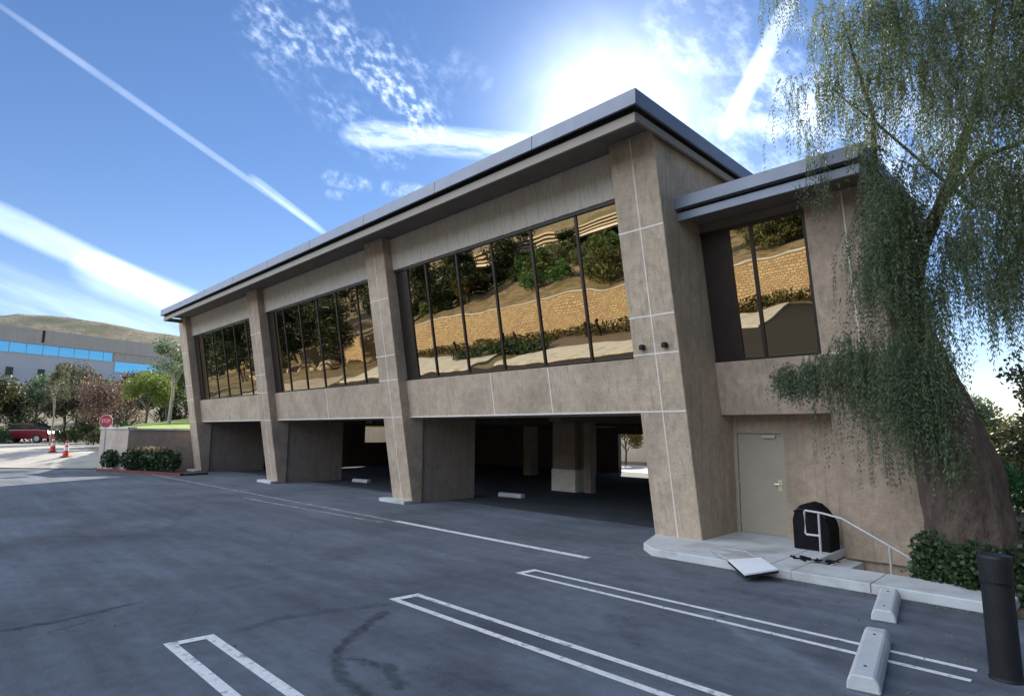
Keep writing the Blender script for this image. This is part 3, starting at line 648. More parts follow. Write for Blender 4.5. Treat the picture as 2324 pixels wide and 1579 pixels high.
for k in range(26):
    a = rg.random()*6.28; x = rg.gauss(0,.14); y = rg.gauss(-.22,.08)+.0; l = .05+rg.random()*.12
    lf.tube([(x,y,.012+rg.random()*.02),(x+l*math.cos(a),y+l*math.sin(a)*.6,.012+rg.random()*.04)], .006+rg.random()*.008, 5)
lf.build('twigs', 'fabric', tw); tw.location = (1.98,-.20,KZ); 

ll_ = np.random.default_rng(5); nL = 520
ax = np.concatenate([ll_.uniform(-.5,4.3,200), ll_.uniform(1.2,4.6,200), ll_.uniform(-8,5,120)]); ay = np.concatenate([-1.34-np.abs(ll_.normal(0,.10,200)), ll_.uniform(-4.5,-1.4,200), ll_.uniform(-9,-1.4,120)])
az = np.full(nL, .016); Dl = ll_.normal(size=(nL,3)); Dl[:,2] *= .08
lit = leaf_mesh('fallen_leaves', np.stack([ax, ay, az], 1), Dl, ll_.uniform(.02,.05,nL), ll_.uniform(.008,.018,nL), 'deadleaf'); lit['kind'] = 'stuff'; tag(lit, 'small fallen leaves scattered along the kerb and over the stalls', 'leaf litter')
# ------------------------------------------------------------------ pepper tree
pt = thing('pepper_tree', 'big weeping pepper tree with a thick leaning trunk before the right building corner', 'tree', (3.93,-.05,0))
O = Vector((3.93,-.05,0))
def loc(p): return (p[0]-O.x, p[1]-O.y, p[2]-O.z)
def limb(pts, rad, name, seg=14, m='bark', jit=.05):
    if name == 'trunk': jit = 0.0
    # smooth the polyline and roughen the radius for bark
    P_, R_ = [], []
    for i in range(len(pts)-1):
        for k in range(12):
            t = k/12; a = Vector(pts[i]); b = Vector(pts[i+1]); P_.append(a.lerp(b, t)); R_.append((rad[i]+(rad[i+1]-rad[i])*t)*(1+jit*math.sin(i*2.1+k*1.3)))
    P_.append(Vector(pts[-1])); R_.append(rad[-1])
    mb = MB().tube([loc(p) for p in P_], R_, seg)
    if name == 'trunk':
        from mathutils import noise as mn
        mb2 = []
        for i, v in enumerate(mb.v):
            v = Vector(v); c = Vector(loc(P_[min(i//seg, len(P_)-1)])); d = (v-c)
            k = 1+.03*mn.noise(Vector((v.x*3, v.y*3, v.z*22)))+.14*mn.noise(Vector((v.x*1.8, v.y*1.8, v.z*.8)))+.10*mn.noise(Vector((v.x*5, v.y*5, v.z*1.3)))+.05*mn.noise(Vector((v.x*14, v.y*14, v.z*5)))+.045*abs(math.sin(math.atan2(d.y, d.x)*5.5+v.z*1.1+3*mn.noise(Vector((v.x, v.y, v.z*.7)))))+.22*max(0,.45-v.z)*abs(math.sin(math.atan2(d.y, d.x)*3+.7))
            mb2.append(tuple(c+d*k))
        mb.v = mb2
    return mb.build(name, m, pt, smooth=True)
limb([(4.0,.0,-.1),(3.95,0,.25),(3.87,0,.9),(3.76,0,1.6),(3.62,0,2.4),(3.45,.02,3.2),(3.28,.05,4.0)], [.60,.53,.49,.46,.38,.27,.20], 'trunk', 72)
limb([(3.30,.05,3.9),(3.2,-.2,4.8),(3.2,-.5,5.6),(3.3,-.8,6.6),(3.1,-1.0,7.8)], [.16,.09,.05,.03,.012], 'limb')
limb([(3.38,.05,3.6),(3.6,-.3,4.5),(4.1,-.6,5.4),(4.6,-.9,6.6),(4.9,-1.1,7.8)], [.15,.10,.07,.04,.015], 'limb')
limb([(4.0,-.55,5.2),(4.5,-.9,5.5),(5.4,-1.0,5.6)], [.045,.03,.012], 'limb')
limb([(4.35,-.75,4.9),(3.91,-.8,5.55),(3.39,-.85,6.34),(2.9,-.95,7.0)], [.028,.022,.016,.010], 'branch', 8)
rng = np.random.default_rng(21)
def strands(clumps, name, m='pepper', leaf=(.064,.0135), dens=1.5):
    Cs, Ds, Ls, Ws = [], [], [], []
    for (cx, cy, cz, rx, ry, rz, ns, lmin, lmax) in clumps:
        for _ in range(int(ns*dens)):
            v = rng.normal(size=3); v /= np.linalg.norm(v); v *= rng.random()**.33
            p = np.array([cx, cy, cz])+v*np.array([rx, ry, rz]); ln = rng.uniform(lmin, lmax)*rng.uniform(.75, 1.35)
            p[2] += ln*.35
            side = rng.normal(size=2); side /= np.linalg.norm(side); out = rng.uniform(.05, .35)*ln
            n = int(ln/.045); t = np.linspace(0, 1, n)
            path = np.stack([p[0]+side[0]*out*np.sin(t*1.7), p[1]+side[1]*out*np.sin(t*1.7), p[2]-ln*t**1.25+.08*ln*np.sin(t*3.1)], axis=1)
            path += rng.normal(size=path.shape)*.006
            tan = np.gradient(path, axis=0); tan /= np.linalg.norm(tan, axis=1, keepdims=True)+1e-9
            for sgn in (-1, 1):
                sd_ = np.cross(tan, np.array([math.cos(ln*90), math.sin(ln*90), .2])); sd_ /= np.linalg.norm(sd_, axis=1, keepdims=True)+1e-9
                d = tan*.75+sd_*sgn*.65+np.array([0,0,-.35]); d += rng.normal(size=d.shape)*.18; d /= np.linalg.norm(d, axis=1, keepdims=True)
                l = leaf[0]*rng.uniform(.7, 1.3, n)
                Cs.append(path+d*l[:,None]*.5); Ds.append(d); Ls.append(l); Ws.append(leaf[1]*rng.uniform(.7, 1.4, n))
    C_ = np.concatenate(Cs)-np.array(O); return leaf_mesh(name, C_, np.concatenate(Ds), np.concatenate(Ls), np.concatenate(Ws), m, pt)
top = [ (2.87,-1.0,8.1,.55,.6,.7,120,.5,1.2),(3.64,-1,7.9,.6,.7,.6,170,.5,1.2),(4.37,-1.3,7.2,.6,.7,.6,190,.5,1.2),(5.0,-1.5,6.8,.6,.7,.6,190,.5,1.2),
        (2.58,-1.0,7.1,.28,.4,.6,40,.5,1.1),(3.43,-1,7.0,.45,.6,.5,110,.5,1.1),(4.01,-1,6.4,.45,.6,.5,130,.5,1.1),(4.8,-1.4,5.9,.5,.6,.6,190,.5,1.1),
        (3.25,-.8,6.2,.25,.4,.35,40,.4,.9),(4.34,-1,5.3,.45,.6,.45,130,.4,1.0),(4.85,-1.4,4.7,.45,.6,.5,190,.5,1.1),(3.74,-.8,5.3,.40,.5,.40,80,.4,.9),
        (2.46,-.9,6.2,.14,.3,.35,16,.4,.9), (5.5,-1.2,5.4,.5,.8,1.2,160,.5,1.2)]
mid = [ (2.62,-.9,5.55,.30,.35,.14,22,.25,.5),(3.15,-.75,5.2,.24,.4,.30,60,.4,.8),(3.47,-.6,4.7,.40,.5,.45,150,.5,1.0),(4.1,-.6,4.3,.45,.5,.45,170,.5,1.0),
        (4.62,-1,3.75,.35,.5,.35,130,.4,.9),(3.10,-.6,4.1,.30,.4,.5,100,.5,1.0),(3.56,-.6,3.7,.40,.4,.5,160,.5,1.0),(3.75,-.75,3.0,.35,.25,.45,120,.5,1.0),
        (3.05,-.6,4.9,.18,.3,.4,26,.4,.9), (2.82,-.55,4.2,.20,.3,.4,12,.4,.8)]
low_ = [ (2.47,-.45,2.90,.50,.35,.26,130,.25,.5),(1.95,-.42,2.85,.32,.28,.18,75,.2,.42),(1.70,-.40,2.86,.20,.2,.13,45,.18,.36),(2.95,-.45,2.8,.42,.35,.38,150,.3,.6),(3.42,-.62,2.65,.32,.28,.45,120,.3,.7),
         (2.75,-.4,3.25,.32,.3,.22,36,.25,.5),(2.5,-.3,2.2,.45,.2,.2,9,.5,.9),(3.05,-.3,2.0,.3,.2,.25,12,.5,1.0), (3.3,-.62,1.95,.16,.12,.3,14,.4,.8), (3.62,-.66,2.3,.34,.16,.40,70,.35,.8), (3.85,-.72,1.75,.20,.12,.3,16,.3,.6)]
def split(cl, k=5, sp=.85, f=.5):
    o = []
    for c in cl:
        for _ in range(k):
            v = rng.normal(size=3)*.6*sp; o.append((c[0]+v[0]*c[3], c[1]+v[1]*c[4], c[2]+v[2]*c[5], c[3]*f, c[4]*f, c[5]*f, int(c[6]*rng.uniform(.4,1.6)/k)+1, c[7], c[8]))
    return o
strands(split(top, 6), 'crown', 'pepper_top', dens=1.5); strands(split(mid), 'hanging_foliage', dens=1.25); strands(low_, 'hanging_foliage', dens=2.3)

def leaf_cloud(name, blobs, m, parent=None, leaf=(.07,.05), rng_=None, org=(0,0,0)):
    rg_ = rng_ or rng; Cs = []
    for cx, cy, cz, rx, ry, rz, n in blobs:
        v = rg_.normal(size=(n,3)); v /= np.linalg.norm(v, axis=1, keepdims=True); v *= (rg_.random((n,1))**.4)
        Cs.append(np.array([cx,cy,cz])+v*np.array([rx,ry,rz]))
    C_ = np.concatenate(Cs)-np.array(org); n = len(C_); D = rg_.normal(size=(n,3)); D[:,2] -= .3
    return leaf_mesh(name, C_, D, leaf[0]*rg_.uniform(.7,1.4,n), leaf[1]*rg_.uniform(.7,1.4,n), m, parent, rg_)
iv = leaf_cloud('ivy', [(3.45,-.25,.25,.28,.25,.30,500),(3.75,-.35,.3,.35,.25,.34,800),(4.1,-.35,.3,.35,.25,.38,800),(4.45,-.2,.35,.4,.35,.40,900),(3.5,-.45,.42,.28,.2,.36,600),(3.95,-.66,.40,.36,.14,.34,700),(4.5,.3,.55,.5,.3,.45,700),(3.3,.1,.35,.15,.2,.3,200),(4.9,0,.5,.5,.5,.5,700),(3.6,-.50,.16,.5,.12,.12,300),(4.2,-.62,.14,.4,.15,.12,300)], 'ivy', None, (.06,.05))
tag(iv, 'low dark green ivy mound around the foot of the pepper tree', 'ivy')

# ------------------------------------------------------------------ generic trees
def make_tree(name, label, cat, kind, h, w, leafm_, nleaf, lsize, trunk_r, bark='barkthin', crown0=.3, seed=1, group=None, lobes=9, gap=.9):
    rg_ = np.random.default_rng(seed); t = thing(name, label, cat, (0,0,-50), 0, group)
    tm = MB(); hh = h*(crown0+.25)
    tm.tube([(0,0,-.3),(0.02*h,0,hh*.5),(-.01*h,.01*h,hh)], [trunk_r, trunk_r*.75, trunk_r*.5], 8)
    for k in range(6):
        a = k*1.05+rg_.random(); z0 = h*(crown0+.05*k); r_ = w*.38
        tm.tube([(0,0,z0*.8),(math.cos(a)*r_*.5,math.sin(a)*r_*.5,z0+h*.12),(math.cos(a)*r_,math.sin(a)*r_,z0+h*.26)], [trunk_r*.45, trunk_r*.25, trunk_r*.08], 6)
    tm.build('trunk', bark, t)
    bl_ = []
    for k in range(lobes):
        a = rg_.random()*6.28; rr_ = w*.33*rg_.random()**.5; z = h*(crown0+.12+(1-crown0-.25)*rg_.random())
        if kind == 'cone': rr_ *= 1.3*(1-z/h)+.1
        s_ = w*rg_.uniform(.14, .26)
        bl_.append((math.cos(a)*rr_, math.sin(a)*rr_, z, s_, s_, s_*rg_.uniform(.6,1.0), int(nleaf/lobes)))
    leaf_cloud('crown', bl_, leafm_, t, (lsize, lsize*.6), rg_)
    return t
trees = {}
def TR(key, *a, **k): trees[key] = make_tree(*a, **k)
TR('green', 'leafy_tree', 'x', 'tree', 'round', 6.5, 6.0, 'lf_green', 5200, .26, .16, seed=3, lobes=16)
TR('yellow', 'leafy_tree', 'x', 'tree', 'round', 6.0, 5.0, 'lf_yellow', 4200, .24, .15, seed=4, lobes=14)
TR('red', 'leafy_tree', 'x', 'tree', 'round', 6.0, 6.0, 'lf_red', 3000, .22, .15, seed=5, lobes=16)
TR('dark', 'leafy_tree', 'x', 'tree', 'round', 10.0, 8.0, 'lf_dark', 6500, .34, .25, seed=6, lobes=18, crown0=.15)
TR('olive', 'leafy_tree', 'x', 'tree', 'round', 7.0, 6.0, 'lf_olive', 4600, .26, .14, seed=8, lobes=16)
TR('pale', 'slender_tree', 'x', 'tree', 'round', 7.5, 3.6, 'lf_olive', 1400, .22, .15, bark='barkpale', seed=9, lobes=9, crown0=.5)
TR('bush', 'bush', 'x', 'bush', 'round', 1.7, 2.6, 'lf_green', 1500, .17, .05, seed=10, lobes=9, crown0=.05)
used = set()
def place(key, x, y, label, rz=0, s=1.0, z=None, group=None):
    o = trees[key]; z = hgt(x, y) if z is None else z
    if key not in used:
        used.add(key); o.location = (x, y, z); o.rotation_euler = (0,0,rz); o.scale = (s,s,s) if not hasattr(s, '__len__') else s; o['label'] = label
    else: o = copy_tree(o, (x, y, z), rz, label, s)
    if group: o['group'] = group
    return o
# behind the left end of the building
LG = 2.1
place('yellow', -44.5, 1.9, 'bright yellow green tree behind the lawn, left of the building', 1.0, .72, LG)
place('green', -40.5, 6.5, 'mid green tree on the lawn closest to the left end of the building', 2.0, .85, LG)
place('pale', -37.0, 1.4, 'slender tree with a pale straight trunk on the lawn', .4, .80, LG)
place('red', -55.5, 1.2, 'reddish brown thin leaved tree behind the stop sign', .2, .95)
place('olive', -61, -.5, 'dull olive tree behind the traffic cones', .9, .85)
place('red', -68, -4.8, 'faded reddish tree above the parked car', 2.6, .95)
place('green', -64, -6.0, 'green tree at the left edge above the car', 3.4, .95)
place('dark', -58, 6.5, 'dark green tree in front of the right end of the hillside offices', 1.4, .55)
place('olive', -52, 8.5, 'pale olive tree filling the gap beside the building end', 2.2, .95)
place('yellow', -74, 4.0, 'small yellow green tree below the blue hillside windows', 2.8, .7)
place('olive', -80, -2.0, 'olive tree standing against the pale office wall', 4.1, .8)
place('dark', -76, -9, 'dark tree at the far left below the office windows', 5.0, .6)
sl_ = place('pale', -51.5, -2.6, 'thin pale bare trunk tree behind the left cone', 2.0, (.5,.5,.85)); 
for i, (key, x, y, s, lab) in enumerate((
    ('olive',-70,-1.5,1.0,'olive tree between the reddish trees below the office'),('green',-66,3.0,.9,'green tree under the right part of the blue windows'),('red',-62,4.5,.85,'reddish tree right of centre below the hillside windows'),
    ('olive',-57,10,1.0,'grey olive tree against the hill just left of the building end'),('green',-73,-7.5,.85,'green tree behind the far left of the car'),('dark',-66,-3.5,.45,'dark tree mass directly behind the parked car'),
    ('olive',-50,4.8,.8,'olive tree behind the yellow green tree'),('green',-47,8,.85,'green tree high on the lawn beside the pale trunk'),('olive',-84,4,1.2,'big olive tree halfway up to the offices'),
    ('dark',-90,12,.6,'dark tree under the end of the office block'),('olive',-76,14,1.1,'olive tree on the slope right of the office block'),('green',-70,18,1.0,'green tree on the slope above the lawn'))):
    place(key, x, y, lab, i*1.7, s, LG if x > -51 else None)
k = 0
for x, y, s in ((-60,-8,.9),(-57.5,-5,.8),(-54.5,-1.0,.9),(-51,.5,.9),(-49,2.2,1.0),(-47,3.5,.9),(-44,4.6,.8),(-63,-2.5,1.2),(-60.5,1,1.2),(-57,3.5,1.2),(-71,-7,1.3),(-66,2.5,1.4)):
    place('bush' if k % 3 else 'bush', x, y, 'low green bush in the row along the far side of the entrance drive', k*1.3, s, None, 'bushes along the entrance drive'); k += 1

# ------------------------------------------------------------------ raised lawn, walls and hedge at the left end
W1, W2, W3 = (-31.0,-3.3), (-27.95,-2.75), (-27.25,.6)
lw = MB(); 
def lawnz(x, y): return 2.02+max(0, -x-31)*.03+max(0, y)*.05
lp = [(-30.8,-3.1),(-28.1,-2.6),(-27.5,.5),(-27.5,4),(-32,6),(-32,20),(-52,20),(-52,7),(-41,.6)]
bmv = [(x,y,lawnz(x,y)) for x,y in lp]; n = len(lp)
lw.poly(bmv+[(x,y,.2) for x,y in lp], [tuple(range(n))]+[(i,(i+1)%n,(i+1)%n+n,i+n) for i in range(n)])
struct(lw.build('lawn', 'lawn'))
def wallseg(mb, a, b, z0, z1, th=.25):
    a = Vector(a); b = Vector(b); d = (b-a).normalized(); q = Vector((-d.y,d.x))*th
    mb.hexa([(a.x,a.y,z0),(b.x,b.y,z0),(b.x+q.x,b.y+q.y,z0),(a.x+q.x,a.y+q.y,z0),(a.x,a.y,z1),(b.x,b.y,z1),(b.x+q.x,b.y+q.y,z1),(a.x+q.x,a.y+q.y,z1)])
m1 = MB(); wallseg(m1, W1, W2, 0, 2.02); rw = m1.build('low_wall', 'stone')
tag(rw, 'low light grey block wall end below the lawn, beside the stop sign', 'wall')
m1 = MB(); wallseg(m1, (W1[0]-.05,W1[1]-.05), (W2[0]+.05,W2[1]-.05), 2.02, 2.12, .4); m1.build('coping', 'slab', rw)
m2 = MB(); wallseg(m2, (W2[0]+.005,W2[1]+.03), W3, 0, 1.98); r2 = m2.build('low_wall', 'stone_dk'); tag(r2, 'low brown stone wall behind the hedge at the left end of the building', 'wall')
m2 = MB(); wallseg(m2, (W2[0]+.06,W2[1]+.03), (W3[0]+.05,W3[1]), 1.98, 2.06, .35); m2.build('coping', 'slab', r2)
hb = leaf_cloud('hedge', [(-27.6+ .62*i, -2.6+.24*i, .62, .55,.5,.52, 650) for i in range(5)]+[(-29.0,-3.2,.6,.6,.4,.45,600)], 'lf_green', None, (.13,.09))
hb.data.materials[0] = MT['ivy']
tag(hb, 'dark clipped hedge in front of the brown stone wall', 'hedge')
hf = leaf_cloud('flowering_shrub', [(-27.0+.8*i,-2.55+.3*i,1.1,.35,.3,.14,160) for i in range(3)], 'lf_red', None, (.12,.08)); tag(hf, 'rusty pink flowering shrub rising above the dark hedge', 'shrub')
rk = MB(); wallseg(rk, (-29.5,-3.6), (-23.6,-1.62), 0, .13, .18); struct(rk.build('kerb', 'redkerb'))
kb = MB(); wallseg(kb, (-29.2,-3.42), (-23.7,-1.43), 0, .10, 1.2); struct(kb.build('planting_bed', 'dirt'))

m3 = MB().box(-31.9,-31.6,6,20,0,2.3).build('low_wall', 'panel'); tag(m3, 'pale wall outside the side opening of the garage', 'wall')
place('yellow', -16.8, 22.3, 'sunlit yellow green tree behind the far opening of the garage', .4, .5)
# stop sign
sx, sy = -29.3, -3.42; sz = hgt(sx, sy)+.72
ss = thing('stop_sign', 'red octagonal stop sign on a thin post beside the low wall', 'sign', (sx, sy, sz), math.radians(45))
MB().tube([(0,0,-.9),(0,0,2.0)], .03, 8).build('post', 'steel', ss)
o8 = [(.34*math.cos(math.pi/8+i*math.pi/4), .34*math.sin(math.pi/8+i*math.pi/4)) for i in range(8)]
pl = MB(); pl.poly([(x,-.045,1.68+z) for x,z in o8]+[(x,-.035,1.68+z) for x,z in o8], [tuple(range(8)), tuple(range(15,7,-1))]+[(i,(i+1)%8,(i+1)%8+8,i+8) for i in range(8)]); pp = pl.build('sign_face', 'conewhite', ss)
pl = MB(); pl.poly([(x*.93,-.05,1.68+z*.93) for x,z in o8]+[(x*.93,-.046,1.68+z*.93) for x,z in o8], [tuple(range(8)), tuple(range(15,7,-1))]+[(i,(i+1)%8,(i+1)%8+8,i+8) for i in range(8)]); pl.build('red_field', 'stopred', pp)
tx = bpy.data.curves.new('lettering', 'FONT'); tx.body = 'STOP'; tx.size = .25; tx.align_x = 'CENTER'; tx.align_y = 'CENTER'; tx.extrude = .002
to = bpy.data.objects.new('lettering', tx); COL.objects.link(to); dg = bpy.context.evaluated_depsgraph_get(); me = bpy.data.meshes.new_from_object(to.evaluated_get(dg)); bpy.data.objects.remove(to)
to = bpy.data.objects.new('lettering', me); me.materials.clear(); me.materials.append(MT['conewhite']); COL.objects.link(to); to.parent = pp; to.location = (0,-.055,1.68); to.rotation_euler = (math.pi/2,0,0); to.scale = (.72,1,1)

# traffic cones
def cone(x, y, lab, first=[None]):
    z = hgt(x, y)+.03
    if first[0] is None:
        t = thing('traffic_cone', lab, 'traffic cone', (x,y,z), 0, 'traffic cones at the entrance drive')
        MB().box(-.21,.21,-.21,.21,0,.04).build('base', 'rubber', t, bevel=.01)
        MB().lathe([(.17,.04),(.15,.1),(.05,.9),(.035,.93)], 16).build('body', 'cone', t)
        MB().lathe([(.122,.36),(.093,.56)], 16).build('band', 'conewhite', t); MB().lathe([(.081,.66),(.066,.78)], 16).build('band', 'conewhite', t)
        first[0] = t
    else: t = copy_tree(first[0], (x,y,z), .6, lab)
    return t
cone(-40.0,-3.95, 'left one of the two orange and white traffic cones'); cone(-37.2,-3.7, 'right one of the two orange and white traffic cones')

# parked car
cx_, cy_ = -58.8,-3.2; cz_ = hgt(cx_, cy_)+.03
car = thing('parked_car', 'dark red car parked across the far side of the entrance drive', 'car', (cx_, cy_, cz_), math.radians(45+4))
prof = [(-2.25,.35),(-2.32,.75),(-2.15,.98),(-1.2,1.06),(1.3,1.10),(2.1,1.02),(2.28,.75),(2.25,.35)]
def side(prof, w0, w1):
    mb = MB(); n = len(prof); pts = []
    for s_, w in ((-1,w0),(1,w0)): pts += [(x, s_*w*(1 if z < .9 else w1), z) for x, z in prof]
    mb.poly(pts, [tuple(range(n)), tuple(range(2*n-1, n-1, -1))]+[(i,i+n,(i+1)%n+n,(i+1)%n) for i in range(n)]); return mb
side(prof, .92, .95).build('body', 'carred', car, bevel=.06)
cp = [(-1.35,1.04),(-.75,1.52),(.1,1.62),(.95,1.56),(1.75,1.08)]
side(cp, .78, 1).build('cabin', 'carglass', car, bevel=.04)
rfp = [(-.72,1.53),(.1,1.64),(.93,1.575),(.9,1.56),(.1,1.61),(-.68,1.51)]
side(rfp, .76, 1).build('car_roof', 'carred', car)
for x in (-1.42, 1.42):
    for s_ in (-1, 1):
        wh = MB(); o = []
        wh.tube([(x, s_*.74, .35),(x, s_*.94, .35)], .35, 20); w_ = wh.build('wheel', 'rubber', car)
        MB().tube([(x, s_*.93, .35),(x, s_*.955, .35)], .21, 14).build('rim', 'steel', w_)
for s_ in (-.6, .6): MB().box(-2.33, -2.26, s_-.18, s_+.18, .68, .78).build('headlight', 'fin', car)

# ------------------------------------------------------------------ hillside office
A = Vector((-121.73, -4.76, 0)); D_ = Vector(((-.26,.97,0))).normalized(); ang = math.atan2(D_.y, D_.x)
ob = thing('hillside_office', 'long pale concrete office block on the hill with a ribbon of blue windows', 'building', (A.x, A.y, 0), ang)
MB().box(-8, 30, .4, 14, 2, 19.00-2.6).build('wall', 'office_pale', ob)
MB().box(-8, 30, 0, 14.2, 19.00-2.598, 19.00).build('parapet', 'office', ob)
MB().box(30.02, 32.2, 0, 14.2, 4, 19.00+.2).build('end_tower', 'office', ob)
w_ = MB().box(-7.9, 21, .25, .398, 19.00-4.3, 19.00-2.65).build('window_band', 'blueglass', ob)
[MB().box(x, x+.08, .2, .248, 19.00-4.3, 19.00-2.65).build('mullion', 'office', w_) for x in np.arange(-7, 21, 2.4)]
w_ = MB().box(21.6, 29.6, .25, .398, 19.00-6.2, 19.00-4.2).build('window_band', 'blueglass', ob)
MB().box(21.3, 29.9, .1, .45, 19.00-4.15, 19.00-2.65).build('balcony', 'office', ob)
for x in np.arange(-4, 28, 4.5): MB().box(x, x+1.0, .3, .399, 19.00-8.2, 19.00-6.8).build('window', 'carglass', ob)
MB().box(9.4, 9.75, -.1, .0, 19.00-2.2, 19.00-.1).build('downpipe', 'frame', ob)

# ------------------------------------------------------------------ across the lot, behind the photographer (seen in the windows)
wl = MB(); wl.box(-75, 14, -30.16, -29.9, -.1, 3.12); rwall = wl.build('retaining_wall', 'block'); tag(rwall, 'long tan block retaining wall below the dry hillside, mirrored in the windows', 'wall')
MB().box(-75, 14, -30.22, -29.84, 3.122, 3.22).build('coping', 'slab', rwall)
MB().box(14.3, 14.6, -30, 3, 0, .5).build('edge', 'slab', rwall) if False else None
sk = MB()
sk.prismz([(-24,-18.0),(-12.2,-18.0),(-12.2,-21.9),(-24,-21.9)], 0, .13); sk.prismz([(-12.6,-21.95),(-8.2,-21.95),(-8.2,-27.3),(-12.6,-27.3)], 0, .13); sk.prismz([(-46,-18.6),(-26.8,-18.0),(-26.8,-22.6),(-46,-26.0)], 0, .13)
struct(sk.build('pavement', 'slab'))
bp = MB(); bp.poly([(-60,-26.2,.02),(-24.2,-21.95,.02),(-12.65,-21.95,.02),(-12.65,-27.35,.02),(16,-27.35,.02),(16,-29.85,.02),(-60,-29.85,.02)], [(0,1,2,3,4,5,6)]); struct(bp.build('planting_strip', 'dirt'))
mb_ = [(x, (-27.0-.5*math.sin(x) if x < -12 else -28.7), .35, 1.6, (1.3 if x < -12 else .9), .55, 420) for x in np.arange(-50, 14, 2.4)]
hg = leaf_cloud('hedge', mb_, 'lf_green', None, (.22,.14)); tag(hg, 'low green hedge strip along the foot of the tan retaining wall', 'hedge')
hg2 = leaf_cloud('hedge', [(-26+i*1.0, -22.2-abs(i)*.05, .4, 1.3, 1.2, .5, 420) for i in range(-6, 3)], 'lf_dark', None, (.22,.14)); tag(hg2, 'dark round shrub mass between the two pale pavement strips', 'hedge')
def post_light(x, lab, first=[None]):
    if first[0] is None:
        t = thing('bollard_light', lab, 'bollard', (x,-25.6,0), 0, 'dark bollard lights along the hedge'); MB().lathe([(.11,0),(.11,1.05)], 12).build('shaft', 'black', t); MB().lathe([(.14,1.05),(.14,1.3),(.05,1.34)], 12).build('cap', 'black', t); first[0] = t
    else: copy_tree(first[0], (x,-25.6,0), 0, lab)
for x in (-20.5,-21.6,-28.5,-30.2,-36.5): post_light(x, 'slim dark bollard light before the low hedge, mirrored in the widest window')
# hill building with pale horizontal roof bands
hbld = thing('hilltop_house', 'wide low building with pale banded roof edge on the hill, mirrored in the widest window', 'building', (-44,-52,0))
MB().box(-22, 30, -8, 0, 4.5, 8.4).build('wall', 'office', hbld)
MB().box(-21, 29, .0, .12, 6.0, 8.2).build('window_band', 'carglass', hbld)
hr_ = MB().box(-23, 31, -9, 1.6, 8.42, 8.75).build('roof', 'conewhite', hbld)
for k in range(3): MB().box(-23.2, 31.2, 1.62+.1*k, 1.85+.1*k, 8.85+.45*k, 9.05+.45*k).build('roof_band', 'panel', hbld)
MB().box(-22.8, 30.8, -9, 1.6, 8.76, 10.1).build('roof_base', 'soffit', hbld)
rg = random.Random(31)
for k in range(60):
    x = rg.uniform(-62, 8); y = rg.uniform(-48, -32.5)
    place('bush', x, y, 'low green bush on the dry slope above the retaining wall', k, rg.uniform(.8, 1.7), None, 'bushes on the slope above the retaining wall')
for k, (key, x, y, s) in enumerate((('olive',-34,-40,.5),('green',-26,-46,.5),('olive',-20,-40,.4),('green',-12,-46,.6),('olive',-50,-41,.8),('green',-38,-47,.6),('olive',-29,-37,.4),('green',-44,-35,.5))):
    place(key, x, y, 'small tree on the dry slope above the retaining wall', k, s, None, 'small trees on the slope')
for k, (x, y, s) in enumerate(((-50,-34,.75),(-46,-37,.7),(-42,-42,.8),(-58,-26.5,.8),(-65,-28,.8),(-70,-24,.9),(-77,-22,.9),(-86,-25,1.0),(-94,-24,1.0),(-102,-28,1.0),(-112,-25,1.1),(-82,-33,1.1),(-56,-33,.8),(-63,-38,.9),(-70,-33.5,1.0),(-78,-30,1.0),(-66,-45,1.1),(-84,-38,1.1),(-92,-31,1.0),(-98,-40,1.2),(-108,-33,1.2),(-88,-48,1.3),(-120,-40,1.3),(-75,-52,1.2),(-104,-52,1.3),(-53,-45,1.0))):
    place('dark', x, y, 'tall dark tree in the grove beyond the left end of the retaining wall', k*1.1, s, None, 'dark grove mirrored in the left windows')
rk_ = MB(); rg = random.Random(3)
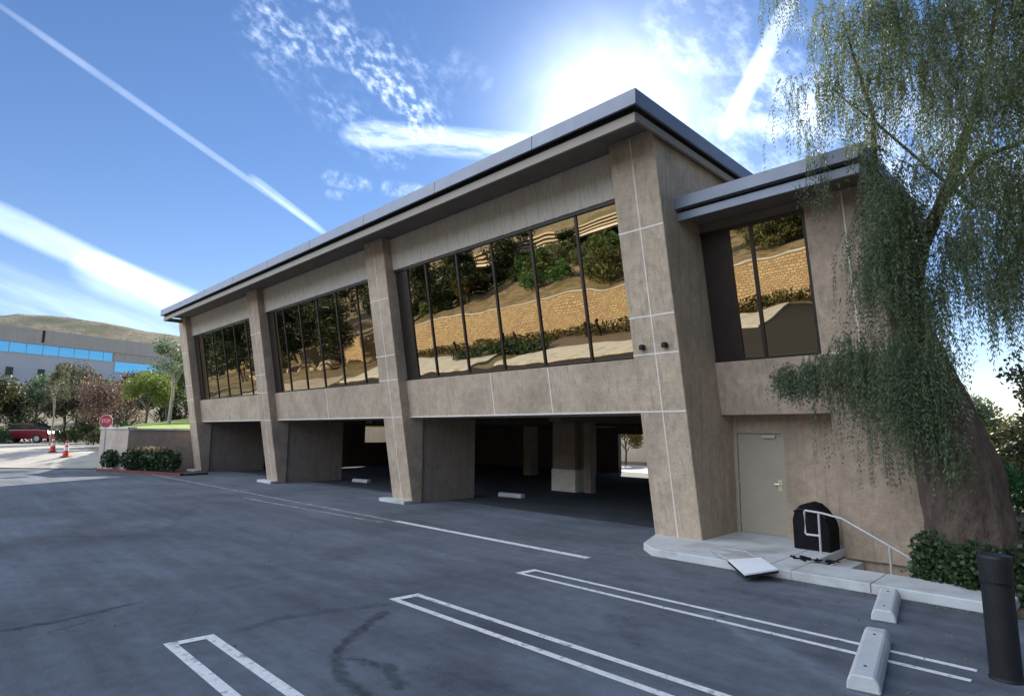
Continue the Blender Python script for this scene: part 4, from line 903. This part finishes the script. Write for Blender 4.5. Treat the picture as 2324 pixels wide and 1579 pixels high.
for k in range(26):
    x = rg.uniform(-84,-58); y = rg.uniform(-30,-24); s = rg.uniform(.5,1.3)
    if k == 0:
        b = MB(); pts = [(.0,0,.5),(.5,.1,.2),(.2,.5,.3),(-.4,.35,.25),(-.5,-.2,.2),(.1,-.5,.25)]
        b.lathe([(.45,-.2),(.6,.1),(.5,.4),(.2,.6)], 7); b0 = b.build('boulder', 'stone', None, (x,y,hgt(x,y))); b0.scale = (s*1.3,s,s)
        tag(b0, 'pale boulder on the bank, mirrored in the middle window', 'boulder', 'boulders on the bank')
    else:
        c = b0.copy(); COL.objects.link(c); c.location = (x,y,hgt(x,y)); c.rotation_euler = (0,0,k); c.scale = (s*1.3,s,s*.9)

# ------------------------------------------------------------------ behind the garage and to the right
br = MB(); br.box(-60, 1, 25, 25.3, -.1, 3.0); bw = br.build('boundary_wall', 'panel'); tag(bw, 'pale wall seen through the far opening of the garage', 'wall')
bk_ = MB(); bk_.poly([(-45,16.45,.01),(6,16.45,.01),(6,24.9,.01),(-45,24.9,.01)], [(0,1,2,3)]); struct(bk_.build('rear_lane', 'slab'))
place('dark', 7.8, 15.5, 'dark green tree at the right edge, beyond the pepper tree trunk', .5, .5)
place('olive', 2.0, 20.0, 'olive green tree far right, behind the leaning trunk', 1.5, .55)
place('dark', 4.6, 12.5, 'dark tree at the right edge between the trunk and the frame edge', 2.5, .44)
for i, (x, y, s_) in enumerate(((2.6,16,1.3),(4.2,18,1.2),(3.4,10.5,.8))): place('bush', x, y, 'low bush on the bank glimpsed between trunk and frame edge', i*2.2, s_, None, 'bushes behind the pepper tree')
place('yellow', 5.5, 26.0, 'sunny yellow green tree low behind the leaning trunk', 1.5, .55)
for i, (x, y, s_) in enumerate(((11.5,-3,.9),(13,-9,.95),(12,3.5,.9),(16,-15,1.0),(10,-17,.8))):  # unseen trees added to block sky light from the right
    place('dark', x, y, 'added dark tree out of view right of the stalls, blocking sky light', i*1.3, s_, None, 'added trees blocking the right sky')
place('bush', 4.6, 8.5, 'bush on the bank just right of the leaning trunk', .5, .8)
